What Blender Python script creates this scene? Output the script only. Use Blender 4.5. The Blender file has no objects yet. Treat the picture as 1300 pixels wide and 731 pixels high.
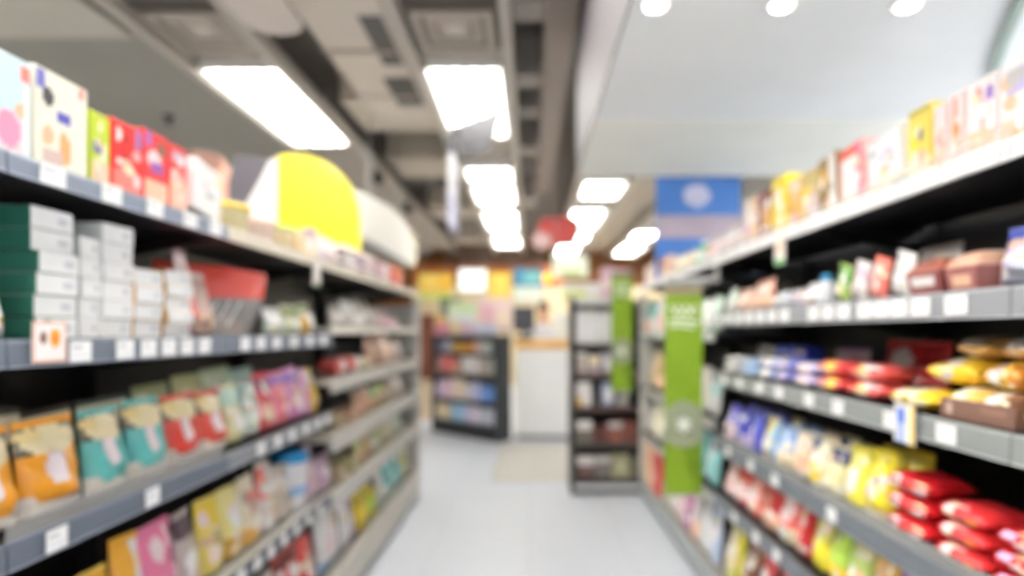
import bpy, bmesh, math, random
from mathutils import Vector, Matrix
random.seed(11)
S = bpy.context.scene
COL = S.collection
PI = math.pi
FPX = 760.0          # focal length in pixels of the 1300 px wide frame
VX, VY = 672.0, 420.0
EYE = 1.35
R90 = PI / 2

# ------------------------------------------------------------------ materials
def lin(c):
    return tuple(((v / 255) / 12.92 if v / 255 <= .04045 else ((v / 255 + .055) / 1.055) ** 2.4) for v in c)
_mats = {}
def mat(c, rough=.5, metal=0., emit=0., spec=.5, alpha=1., coat=0., vary=.05, scale=18.):
    key = (tuple(c), rough, metal, emit, spec, alpha, coat, vary, scale)
    if key in _mats: return _mats[key]
    m = bpy.data.materials.new('surface_%03d' % len(_mats)); m.use_nodes = True
    nt = m.node_tree; b = nt.nodes['Principled BSDF']
    L = lin(c)
    if emit > 0:
        b.inputs['Emission Color'].default_value = (*L, 1); b.inputs['Emission Strength'].default_value = emit
    b.inputs['Base Color'].default_value = (*L, 1)
    b.inputs['Roughness'].default_value = rough
    b.inputs['Metallic'].default_value = metal
    b.inputs['Specular IOR Level'].default_value = spec
    b.inputs['Coat Weight'].default_value = coat
    if vary > 0 and emit == 0:
        tc = nt.nodes.new('ShaderNodeTexCoord'); n = nt.nodes.new('ShaderNodeTexNoise')
        n.inputs['Scale'].default_value = scale; n.inputs['Detail'].default_value = 2
        mp = nt.nodes.new('ShaderNodeMapRange'); mp.inputs[3].default_value = 1 - vary; mp.inputs[4].default_value = 1 + vary
        mx = nt.nodes.new('ShaderNodeMix'); mx.data_type = 'RGBA'; mx.blend_type = 'MULTIPLY'; mx.inputs[0].default_value = 1
        nt.links.new(tc.outputs['Object'], n.inputs['Vector']); nt.links.new(n.outputs['Fac'], mp.inputs[0])
        mx.inputs[6].default_value = (*L, 1); nt.links.new(mp.outputs[0], mx.inputs[7])
        nt.links.new(mx.outputs[2], b.inputs['Base Color'])
    if alpha < 1:
        out = nt.nodes['Material Output']; tr = nt.nodes.new('ShaderNodeBsdfTransparent'); ms = nt.nodes.new('ShaderNodeMixShader')
        ms.inputs[0].default_value = alpha
        nt.links.new(tr.outputs[0], ms.inputs[1]); nt.links.new(b.outputs[0], ms.inputs[2]); nt.links.new(ms.outputs[0], out.inputs[0])
    _mats[key] = m
    return m
def film(c): return mat(c, .3, coat=.25)
def paper(c): return mat(c, .5)
def paint(c): return mat(c, .6, scale=3)
def metalp(c): return mat(c, .4, spec=.5)
CLEAR = lambda: mat((235, 235, 232), .12, alpha=.22, vary=0)

W = (244, 243, 242); BLK = (20, 20, 22)

# ------------------------------------------------------------------ mesh builder
class MB:
    def __init__(s): s.v = []; s.f = []; s.m = []; s.ms = []
    def mi(s, m):
        if m not in s.ms: s.ms.append(m)
        return s.ms.index(m)
    def box(s, x0, x1, y0, y1, z0, z1, m):
        k = len(s.v); i = s.mi(m)
        s.v += [(x, y, z) for z in (z0, z1) for (x, y) in ((x0, y0), (x1, y0), (x1, y1), (x0, y1))]
        for f in ((3, 2, 1, 0), (4, 5, 6, 7), (0, 1, 5, 4), (1, 2, 6, 5), (2, 3, 7, 6), (3, 0, 4, 7)):
            s.f.append(tuple(k + a for a in f)); s.m.append(i)
        return s
    def prism(s, pts, axis, a, b, m):
        """outline pts (p,q) swept along axis from a to b. axis 'x': pts=(y,z); 'y': (x,z); 'z': (x,y)"""
        k = len(s.v); n = len(pts); i = s.mi(m)
        def P(p, q, t): return {'x': (t, p, q), 'y': (p, t, q), 'z': (p, q, t)}[axis]
        s.v += [P(p, q, a) for p, q in pts] + [P(p, q, b) for p, q in pts]
        s.f.append(tuple(k + j for j in range(n))); s.m.append(i)
        s.f.append(tuple(k + n + j for j in reversed(range(n)))); s.m.append(i)
        for j in range(n):
            s.f.append((k + j, k + n + j, k + n + (j + 1) % n, k + (j + 1) % n)); s.m.append(i)
        return s
    def cyl(s, p0, p1, r0, r1, n, m):
        p0 = Vector(p0); p1 = Vector(p1); d = (p1 - p0).normalized()
        a = d.orthogonal().normalized(); b = d.cross(a); k = len(s.v); i = s.mi(m)
        for p, r in ((p0, r0), (p1, r1)):
            for j in range(n):
                t = 2 * PI * j / n; s.v.append(tuple(p + (a * math.cos(t) + b * math.sin(t)) * r))
        for j in range(n):
            s.f.append((k + j, k + (j + 1) % n, k + n + (j + 1) % n, k + n + j)); s.m.append(i)
        s.f.append(tuple(k + j for j in reversed(range(n)))); s.m.append(i)
        s.f.append(tuple(k + n + j for j in range(n))); s.m.append(i)
        return s
    def lathe(s, prof, n, mats, c=(0, 0, 0), sx=1., sy=1.):
        """prof: (r,z) list, mats: one material or a list per ring segment"""
        k = len(s.v); q = len(prof)
        for r, z in prof:
            for j in range(n):
                t = 2 * PI * j / n; s.v.append((c[0] + r * sx * math.cos(t), c[1] + r * sy * math.sin(t), c[2] + z))
        for a in range(q - 1):
            i = s.mi(mats[a] if isinstance(mats, (list, tuple)) else mats)
            for j in range(n):
                s.f.append((k + a * n + j, k + a * n + (j + 1) % n, k + (a + 1) * n + (j + 1) % n, k + (a + 1) * n + j)); s.m.append(i)
        i = s.mi(mats[0] if isinstance(mats, (list, tuple)) else mats)
        s.f.append(tuple(k + j for j in reversed(range(n)))); s.m.append(i)
        i = s.mi(mats[-1] if isinstance(mats, (list, tuple)) else mats)
        s.f.append(tuple(k + (q - 1) * n + j for j in range(n))); s.m.append(i)
        return s
    def grid(s, nx, ny, fn, pick, flip=False):
        k = len(s.v)
        for b in range(ny + 1):
            for a in range(nx + 1): s.v.append(fn(a / nx, b / ny))
        for b in range(ny):
            for a in range(nx):
                q = (k + b * (nx + 1) + a, k + b * (nx + 1) + a + 1, k + (b + 1) * (nx + 1) + a + 1, k + (b + 1) * (nx + 1) + a)
                s.f.append(q[::-1] if flip else q); s.m.append(s.mi(pick((a + .5) / nx, (b + .5) / ny)))
        return s
    def build(s, name, parent=None, loc=(0, 0, 0), rot=(0, 0, 0), smooth=False, bevel=0., weld=False):
        me = bpy.data.meshes.new(name); me.from_pydata(s.v, [], s.f)
        for m in s.ms: me.materials.append(m)
        me.polygons.foreach_set('material_index', s.m)
        bm = bmesh.new(); bm.from_mesh(me)
        if weld: bmesh.ops.remove_doubles(bm, verts=bm.verts, dist=1e-5)
        if bevel > 0: bmesh.ops.bevel(bm, geom=list(bm.edges), offset=bevel, segments=2, affect='EDGES', profile=.5)
        bmesh.ops.recalc_face_normals(bm, faces=bm.faces)
        bm.to_mesh(me); bm.free()
        if smooth: me.polygons.foreach_set('use_smooth', [True] * len(me.polygons))
        o = bpy.data.objects.new(name, me); COL.objects.link(o)
        o.location = loc; o.rotation_euler = rot
        if parent: o.parent = parent
        return o
def empty(name, loc, rz=0):
    o = bpy.data.objects.new(name, None); COL.objects.link(o); o.location = loc; o.rotation_euler = (0, 0, rz); o.empty_display_size = .1
    return o
def tag(o, label, cat, group=None, kind=None):
    o['label'] = label; o['category'] = cat
    if group: o['group'] = group
    if kind: o['kind'] = kind
    return o
def struct(o, label=None):
    o['kind'] = 'structure'
    if label: o['label'] = label
    return o
def kids(o): return [c for c in COL.objects if c.parent == o]
def copy_thing(o):
    c = o.copy(); COL.objects.link(c)
    for p in CHILD.get(o.name, []):
        q = p.copy(); COL.objects.link(q); q.parent = c
    return c
CHILD = {}

def at(px, py, Y): return Vector(((px - VX) / FPX * Y, Y, EYE + (VY - py) / FPX * Y))

# ------------------------------------------------------------------ printed designs
def Rr(u0, v0, u1, v1, c): return ('r', u0, v0, u1, v1, c)
def Ee(u, v, ru, rv, c): return ('e', u, v, ru, rv, c)
def picker(base, ops, mk):
    bm_ = mk(base); os_ = [(o[:5], mk(o[5])) for o in ops]
    def pick(u, v):
        r = bm_
        for (k, a, b, c, d), m in os_:
            if k == 'r':
                if a <= u <= c and b <= v <= d: r = m
            elif ((u - a) / c) ** 2 + ((v - b) / d) ** 2 <= 1: r = m
        return r
    return pick

# ------------------------------------------------------------------ goods (local: x along the shelf, -y faces the shopper, z up)
def carton(w, h, t, base, ops, hi=True):
    o = MB().box(-w / 2, w / 2, -t / 2, t / 2, 0, h, paper(base)).build('carton', bevel=min(.0025, t * .1))
    n = (18, 24) if hi else (8, 10)
    p = MB(); e = .0008
    p.grid(n[0], n[1], lambda u, v: ((u - .5) * (w - .008), -t / 2 - e, .004 + v * (h - .008)), picker(base, ops, paper))
    ch = [p.build('printed_front', o)]
    f = MB().box(-w / 2 + .004, w / 2 - .004, -t / 2 + .006, t / 2 - .006, h, h + .0009, paper(tuple(int(a * .93) for a in base)))
    ch.append(f.build('top_flap', o))
    return o, ch
def pouch(w, h, t, base, ops, hi=True, seal=None, sticker=None):
    ph = [random.uniform(0, 6) for _ in range(4)]
    def thick(u, v):
        s = max(0., 1 - abs(2 * u - 1) ** 2.6) ** .55
        g = .62 + .38 * min(1, v / .22) if v < .22 else (1 - .93 * ((v - .22) / .78) ** 1.7)
        return t / 2 * s * g * (1 + .10 * math.sin(9 * u + ph[0] + 4 * v) + .08 * math.sin(17 * v + ph[1] + 5 * u))
    def wid(v): return w * (1 - .05 * math.sin(PI * min(1, v * 1.05)))
    H = h * .93
    nx, ny = (18, 22) if hi else (8, 10)
    pk = picker(base, ops, film)
    m = MB()
    m.grid(nx, ny, lambda u, v: ((u - .5) * wid(v), -thick(u, v) - .0006, v * H), pk)
    m.grid(nx, ny, lambda u, v: ((u - .5) * wid(v), thick(u, v) + .0006, v * H), lambda u, v: film(base), True)
    # flat gusset floor
    m.grid(nx, 1, lambda u, v: ((u - .5) * wid(0), (2 * v - 1) * (thick(u, 0) + .0006), 0), lambda u, v: film(base), True)
    o = m.build('snack_pouch', smooth=True, weld=True)
    sm = film(seal or base); k = MB()
    k.grid(24 if hi else 8, 2, lambda u, v: ((u - .5) * wid(1), .0012 * math.sin(u * 60) - .0012, H - .004 + v * (h - H + .004)), lambda u, v: sm)
    k.grid(24 if hi else 8, 2, lambda u, v: ((u - .5) * wid(1), .0012 * math.sin(u * 60) + .0012, H - .004 + v * (h - H + .004)), lambda u, v: sm, True)
    ch = [k.build('top_seal', o)]
    if sticker:
        su, sv, ru, rv, c = sticker; q = MB()
        q.grid(6, 6, lambda u, v: ((su - .5 + (u - .5) * 2 * ru) * w, -thick(su + (u - .5) * 2 * ru, sv + (v - .5) * 2 * rv) - .0026, (sv + (v - .5) * 2 * rv) * H), lambda u, v: paper(c))
        ch.append(q.build('sticker', o, smooth=True))
    return o, ch
def flow(w, h, t, base, ops, hi=True):
    ph = [random.uniform(0, 6) for _ in range(4)]
    ns, na = (22, 20) if hi else (10, 12)
    pk = picker(base, ops, film); L = w * .9
    def fn(u, v):
        s = 2 * u - 1; r = max(.03, (1 - abs(s) ** 3.5) ** .6); a = 2 * PI * v - PI
        rr = 1 + .05 * math.sin(11 * u + ph[0]) + .05 * math.sin(3 * a + ph[1] + 6 * u)
        yy = -math.copysign(abs(math.cos(a)) ** .75, math.cos(a)) * t / 2 * (.86 + .14 * r)
        zz = math.copysign(abs(math.sin(a)) ** .8, math.sin(a))
        zz = h / 2 + h / 2 * r * zz * min(rr, 1.05) if zz > 0 else h / 2 + h / 2 * r * zz
        return (s * L / 2, yy * min(rr, 1.0), zz)
    m = MB()
    m.grid(ns, na, fn, lambda u, v: pk(u, (math.sin(2 * PI * v - PI) + 1) / 2))
    o = m.build('snack_packet', smooth=True, weld=True)
    ch = []
    for s in (-1, 1):
        k = MB(); fc = film(base)
        k.grid(3, 10, lambda u, v: (s * (L / 2 - .003 + u * (w - L) / 2), (v - .5) * t * .9, h / 2 + .002 * math.sin(v * 40)), lambda u, v: fc)
        k.grid(3, 10, lambda u, v: (s * (L / 2 - .003 + u * (w - L) / 2), (v - .5) * t * .9, h / 2 + .0015 + .002 * math.sin(v * 40)), lambda u, v: fc, True)
        ch.append(k.build('end_seal', o))
    return o, ch
def tray(w, h, t, base, ops, hi=True, lid=None):
    k = .86; hb = h * .62; m = MB(); bm_ = film(base)
    v0 = [(-w / 2 * k, -t / 2 * k, 0), (w / 2 * k, -t / 2 * k, 0), (w / 2 * k, t / 2 * k, 0), (-w / 2 * k, t / 2 * k, 0)]
    v1 = [(-w / 2, -t / 2, hb), (w / 2, -t / 2, hb), (w / 2, t / 2, hb), (-w / 2, t / 2, hb)]
    m.v = v0 + v1; i = m.mi(bm_)
    for f in ((3, 2, 1, 0), (4, 5, 6, 7), (0, 1, 5, 4), (1, 2, 6, 5), (2, 3, 7, 6), (3, 0, 4, 7)): m.f.append(f); m.m.append(i)
    o = m.build('snack_tray', bevel=.003)
    pk = picker(lid or base, ops, film); q = MB(); n = (16, 12) if hi else (8, 6)
    q.grid(n[0], n[1], lambda u, v: ((u - .5) * w, (v - .5) * t, hb + .001 + (h - hb) * (max(0, 1 - abs(2 * u - 1) ** 3) * max(0, 1 - abs(2 * v - 1) ** 3)) ** .5), pk)
    ch = [q.build('wrapped_top', o, smooth=True)]
    fl = MB(); pk2 = picker(base, ops, film)
    fl.grid(n[0], 6, lambda u, v: ((u - .5) * w * (k + (1 - k) * v) * .96, -t / 2 * (k + (1 - k) * v) - .0012, .004 + v * (hb - .008)), pk2)
    ch.append(fl.build('front_label', o))
    return o, ch
def tub(w, h, t, base, ops, hi=True, lid=W):
    r = w / 2; hb = h * .82; n = 20 if hi else 12
    zs = [0, .004] + [hb * x for x in (.1, .2, .3, .4, .5, .6, .7, .8, .9, 1)]
    pk = picker(base, ops, film)
    prof = [(r * .80, 0), (r * .83, .004)] + [(r * (.84 + .10 * z / hb), z) for z in zs[2:]]
    ms = [pk(.5, (prof[i][1] + prof[i + 1][1]) / 2 / hb) for i in range(len(prof) - 1)]
    o = MB().lathe(prof, n, ms).build('snack_tub', smooth=False)
    l = MB().lathe([(r * .97, hb), (r, hb + .002), (r, h - .006), (r * .95, h - .001), (r * .9, h)], n, film(lid)).build('lid', o)
    return o, [l]
def bottle(w, h, t, base, ops, hi=True, lid=W):
    r = w / 2; n = 18 if hi else 12; hb = h * .86
    pr = [(r * .9, 0), (r, .006), (r, hb * .25), (r * .98, hb * .45), (r, hb * .62), (r * .8, hb * .78), (r * .42, hb * .9), (r * .38, hb)]
    pk = picker(base, ops, film)
    o = MB().lathe(pr, n, [pk(.5, (pr[i][1] + pr[i + 1][1]) / 2 / h) for i in range(len(pr) - 1)]).build('bottle', smooth=True)
    l = MB().lathe([(r * .46, hb - .004), (r * .48, hb), (r * .48, h - .003), (r * .42, h)], n, film(lid)).build('cap', o)
    return o, [l]
KINDS = {'C': (carton, 'carton', 'box', .055), 'P': (pouch, 'snack_pouch', 'pouch', .07), 'F': (flow, 'snack_packet', 'packet', .12),
         'T': (tray, 'snack_tray', 'tray', .13), 'J': (tub, 'snack_tub', 'tub', None), 'B': (bottle, 'bottle', 'bottle', None)}
ORD = ['first', 'second', 'third', 'fourth', 'fifth', 'sixth', 'seventh', 'eighth', 'ninth', 'tenth', 'eleventh', 'twelfth', 'thirteenth', 'fourteenth']
PLACED = []     # (object, look, shelf, group)
def make(kind, w, h, t, base, ops, hi, kw):
    fn, nm, cat, dt = KINDS[kind]
    o, ch = fn(w, h, t, base, ops, hi, **kw)
    CHILD[o.name] = ch
    return o, cat
def note(o, cat, look, shelf, group, xkey):
    o['category'] = cat; o['group'] = group; PLACED.append((o, look, shelf, xkey))
def row(side, shelf, zs, d, items, hi=True):
    """one run of goods along a shelf: every item is (kind, px0, px1, top, colour, ops, look, {extras})"""
    sg = -1 if side == 'L' else 1
    rz = R90 if side == 'L' else -R90
    for it in items:
        kind, a, b, top, base, ops, look = it[:7]; ex = dict(it[7]) if len(it) > 7 else {}
        dd = d + ex.pop('inset', 0)
        near, far = (a, b) if side == 'L' else (b, a)
        y0 = FPX * dd / abs(near - VX); y1 = FPX * dd / abs(far - VX)
        z0 = zs + ex.pop('lift', 0)
        w = max(.02, (y1 - y0) - .006)
        h = top if top < 2 else EYE + (VY - top) / FPX * y0 - z0
        h = max(.02, h)
        t = ex.pop('t', None) or KINDS[kind][3] or w
        if kind in 'JB': t = w
        n = ex.pop('n', 1); back = ex.pop('back', 0); lean = ex.pop('lean', 0); pitch = ex.pop('pitch', None); yaw = ex.pop('yaw', random.uniform(-2, 2) if kind != 'P' else random.uniform(-5, 5))
        if pitch is None: pitch = -5 if kind == 'P' else 0
        if kind == 'P' and not back and 'sticker' not in ex and lean == 0:
            h *= random.uniform(.90, 1.0); lean = random.uniform(-3, 3)
        if hi and len(ops) < 5 and kind in 'PFC':
            ops = list(ops)
            for _ in range(7):  # random print blotches; the white ones also stand in for highlights
                cc = random.choice([W, W, tuple(int(v * .78) for v in base), tuple(int(v + (255 - v) * .6) for v in base), CRM, PKW, TAN])
                ops.append(Ee(random.uniform(.15, .85), random.uniform(.1, .85), random.uniform(.06, .2), random.uniform(.04, .13), cc))
        o, cat = make(kind, w, h / n, t, base, ops, hi, ex)
        ox, oy = sg * (dd + t / 2 + (.012 if kind == 'P' else 0)), (y0 + y1) / 2
        lz = abs(math.sin(math.radians(lean))) * w / 2 if kind in 'CP' else 0
        for q in range(n):
            for r in range(back + 1):
                p = o if q == 0 and r == 0 else copy_thing(o)
                p.location = (ox + sg * r * (t + .024) + (sg * random.uniform(0, .008) if q else 0), oy + (random.uniform(-.006, .006) if q else 0), z0 + q * (h / n + .0004) + lz + (.0008 + (abs(math.sin(math.radians(pitch))) * t / 2)))
                M = Matrix.Rotation(rz + math.radians(yaw + (random.uniform(-2.5, 2.5) if q or r else 0)), 4, 'Z') @ Matrix.Rotation(math.radians(lean), 4, 'Y') @ Matrix.Rotation(math.radians(pitch), 4, 'X')
                p.rotation_euler = M.to_euler()
                lk = look
                if n > 1: lk = ('bottom ' if q == 0 else 'top ' if q == n - 1 else ORD[q] + '-layer ' if n > 3 else 'middle ') + look
                if r: lk = lk + (' in the rank behind' if r == 1 else ' in the rear rank')
                note(p, cat, lk, shelf, 'goods on the ' + shelf, y0)
def finish_labels():
    by = {}
    for o, look, shelf, y in PLACED: by.setdefault((look, shelf), []).append((y, o))
    for (look, shelf), v in by.items():
        v.sort(key=lambda p: p[0])
        for i, (y, o) in enumerate(v):
            o['label'] = ('%s on the %s' % (look, shelf)) if len(v) == 1 else '%s %s on the %s from near end' % (ORD[min(i, 13)], look, shelf)

# ------------------------------------------------------------------ colours of the goods
CRM = (240, 228, 196); ORG = (246, 166, 40); TEAL = (98, 190, 186); RED = (222, 52, 48); PNK = (240, 150, 180); PUR = (150, 110, 190)
YEL = (246, 214, 60); LIM = (188, 212, 50); GRN = (96, 160, 60); BLU = (58, 84, 190); LBL = (150, 190, 230); BRN = (140, 100, 80); TAN = (222, 186, 150)
PCH = (240, 196, 168); MAU = (206, 180, 196); DRD = (170, 30, 40); GRY = (190, 188, 190); NAV = (40, 56, 120); OCH = (206, 160, 60); MINT = (200, 230, 214); LIL = (196, 184, 224)
GLD = (228, 176, 84); CHO = (112, 82, 70); PKW = (248, 224, 226); SAL = (236, 130, 120)

# ------------------------------------------------------------------ shelving bays
DL, DR, DEP = .89, .90, .45
RAIL_D = (96, 104, 118); RAIL_G = (150, 152, 152); RAIL_W = (226, 226, 230); RAIL_B = (196, 190, 180)
def tag_mesh(w, h):
    m = MB(); pk = picker((250, 250, 250), [Rr(.1, .62, .62, .78, (188, 190, 196)), Rr(.1, .2, .9, .42, (224, 226, 230))], paper)
    m.grid(10, 8, lambda u, v: ((u - .5) * w, -.0016, (v - .5) * h), pk)
    m.box(-w / 2, w / 2, -.0014, 0, -h / 2, h / 2, paper((250, 250, 250)))
    return m
def bay(side, name_label, ya, yb, levels, post_c=(34, 34, 36), end=False, base_rail=(.05, .23, RAIL_B), top=1.655):
    """levels: list of dict(z0, z1, col, tags=[px...], tone=shelf colour, guard=height)"""
    sg = -1 if side == 'L' else 1; D = DL if side == 'L' else DR
    rz = R90 if side == 'L' else -R90
    L = yb - ya; root = empty('shelving_unit', (sg * (D + DEP / 2), (ya + yb) / 2, 0), rz)
    tag(root, name_label, 'shelf unit', 'aisle shelving units')
    x0, x1 = -L / 2, L / 2; f, bk = -DEP / 2, DEP / 2
    dark = metalp((26, 26, 28)); pm = metalp(post_c)
    MB().box(x0, x1, bk - .012, bk, .05, top, dark).build('back_panel', root)
    zt = base_rail[1]
    MB().box(x0 + .01, x1 - .01, f + .05, bk - .014, 0, .05, metalp((60, 62, 66))).build('plinth', root)
    deck = MB().box(x0 + .003, x1 - .003, f + .004, bk - .014, zt - .03, zt - .004, metalp((150, 146, 140))).build('base_deck', root)
    m = MB(); c = base_rail[2]
    m.prism([(f, base_rail[0]), (f + .004, base_rail[0]), (f + .012, zt), (f + .006, zt), (f - .001, zt - .012)], 'x', x0 + .002, x1 - .002, metalp(c)).build('front_rail', deck)
    for s, xx in ((0, x0), (1, x1 - .028)):
        if s == 1 and not end: continue
        u = MB().box(xx, xx + .028, bk - .06, bk - .013, .05, top, pm)
        for k in range(int((top - .2) / .12)): u.box(xx + .010, xx + .018, bk - .0612, bk - .0598, .15 + k * .12, .19 + k * .12, dark)
        u.build('upright', root)
    for lv in levels:
        z0, z1, c = lv['z0'], lv['z1'], lv['col']; tone = metalp(lv.get('tone', (34, 34, 37)))
        sh = MB().box(x0 + .002, x1 - .002, f + .008, bk - .062, z1 - .028, z1 - .006, tone).build('shelf', root)
        r = MB().prism([(f + .008, z0), (f + .002, z0), (f, z0 + .006), (f + .001, z1 - .006), (f + .004, z1), (f + .010, z1)], 'x', x0 + .002, x1 - .002, metalp(c))
        r.box(x0 + .004, x1 - .004, f - .0022, f + .001, z0, z0 + .004, metalp(tuple(min(255, v + 40) for v in c)))
        r.build('price_rail', sh)
        for xx in (x0 + .035, x1 - .041):
            MB().prism([(f + .05, z1 - .03), (bk - .03, z1 - .03), (bk - .03, z1 - .11), (bk - .08, z1 - .10)], 'x', xx, xx + .006, dark).build('bracket', sh)
        if lv.get('guard'):
            g = lv['guard']
            MB().box(x0 + .01, x1 - .01, f + .010, f + .0125, z1 - .004, z1 + g, CLEAR()).build('clear_front_guard', sh)
        hh = min(.040, (z1 - z0) * 1.02)
        tw = lv.get('tw', .052)
        tmsh = None
        for px in lv.get('tags', ()):
            y = FPX * D / abs(px - VX)
            if not ya + .045 < y < yb - .045: continue
            lx = (y - (ya + yb) / 2) * (1 if side == 'L' else -1)
            if tmsh is None:
                tmsh = tag_mesh(tw, hh).build('price_tag', sh); o = tmsh
            else:
                o = tmsh.copy(); COL.objects.link(o); o.parent = sh
            o.location = (lx, f - .003, (z0 + z1) / 2)
            o.rotation_euler = (0, random.uniform(-.02, .02), 0)
    if end:
        MB().box(x1 if side == 'L' else x0 - .03, x1 + .03 if side == 'L' else x0, f + .0, f + .05, 0, top - .05, metalp((206, 204, 200))).build('end_post', root)
        MB().box(x1 if side == 'L' else x0 - .02, x1 + .02 if side == 'L' else x0, f + .05, bk, 0, top - .1, metalp((190, 188, 184))).build('end_panel', root)
    return root

LTt = [65, 140, 195, 240, 272]; L2t = [8, 100, 157, 187, 213, 236, 258, 310, 330, 350, 372, 392, 410]; L3t = [70, 192, 293, 330, 352, 370, 388, 403, 415]
L4t = [230, 268, 305, 326, 343, 360, 376, 391, 405, 418]
def lv(z0, z1, col, **k): return dict(z0=z0, z1=z1, col=col, **k)
near = lambda: [lv(1.62, 1.66, (132, 140, 156), tags=LTt, tw=.06), lv(1.285, 1.335, (110, 118, 132), tags=L2t, tw=.056), lv(.935, .985, RAIL_D, tags=L3t, tw=.05, guard=.035), lv(.57, .615, (80, 84, 94), tags=L4t, tw=.046, tone=(130, 130, 128))]
b2 = near(); b2[0] = lv(1.62, 1.66, (206, 198, 182), tw=.2, tone=(60, 58, 56)); b2[2] = lv(.935, .985, (128, 132, 140), tags=L3t, tw=.05)
b2[3] = lv(.57, .615, (80, 84, 94), tags=L4t, tw=.046, tone=(176, 174, 168))
far = lambda: [lv(1.62, 1.66, (206, 198, 182), tone=(60, 58, 56)), lv(1.335, 1.372, (206, 202, 194), tone=(190, 186, 178)), lv(1.07, 1.13, (186, 184, 178), tone=(206, 200, 188)), lv(.795, .87, (184, 182, 176), tone=(206, 200, 188)), lv(.53, .605, (186, 184, 180), tone=(206, 200, 188))]
bay('L', 'black shelving bay at the near left edge, ending beside the orange pouches', .22, 1.02, near())
bay('L', 'black shelving bay with white cartons and orange and teal pouches', 1.02, 1.77, near())
bay('L', 'black shelving bay with the red-topped clear bag and yellow quarter-disc sign', 1.77, 2.70, b2)
bay('L', 'pale-railed shelving bay just beyond the red-topped clear bag', 2.70, 3.77, far())
bay('L', 'pale-railed shelving bay at the far end of the left row', 3.77, 4.85, far(), end=True)

RTt = [1285, 1250, 1215, 1180, 1155, 1125, 1100, 1080, 1060, 1040, 1022, 1005, 988, 972, 956, 942, 928, 914, 902, 890, 880, 870, 862]
R2t = [1268, 1216, 1170, 1143, 1120, 1099, 1072, 1052, 1034, 1014, 997, 981, 966, 952, 939, 926, 914]
R3t = [1203, 1133, 1065, 1028, 990, 965, 940, 920]; R4t = [1057, 1018, 985, 954, 925]; R5t = [1014, 987, 961, 933]
rn = lambda: [lv(1.672, 1.712, RAIL_W, tags=RTt, tw=.075, guard=.03), lv(1.375, 1.435, (140, 142, 148), tags=R2t, tw=.066), lv(1.10, 1.157, (138, 142, 142), tags=R3t, tw=.06), lv(.775, .835, (104, 110, 118), tags=R4t, tw=.055, guard=.03), lv(.505, .565, (104, 110, 118), tags=R5t, tw=.055)]
rf = lambda: [lv(1.672, 1.712, RAIL_W, tags=RTt, tw=.075), lv(1.30, 1.345, (190, 196, 190)), lv(.86, .91, (170, 170, 164)), lv(.50, .545, (170, 170, 164))]
br = (.04, .15, (150, 158, 160))
bay('R', 'black shelving bay at the near right edge of the frame', .22, 1.12, rn(), base_rail=br, top=1.705)
bay('R', 'black shelving bay with yellow bread bags and red packet stacks', 1.12, 1.97, rn(), base_rail=br, top=1.705)
bay('R', 'black shelving bay with blue packets, ending at the nearer green banner', 1.97, 2.93, rn(), base_rail=br, top=1.705)
bay('R', 'shelving bay directly beyond the nearer green banner', 2.93, 3.88, rf(), base_rail=br, top=1.705)
bay('R', 'shelving bay at the far end of the right row with pale end post', 3.88, 4.87, rf(), base_rail=br, end=True, top=1.705)

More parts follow.
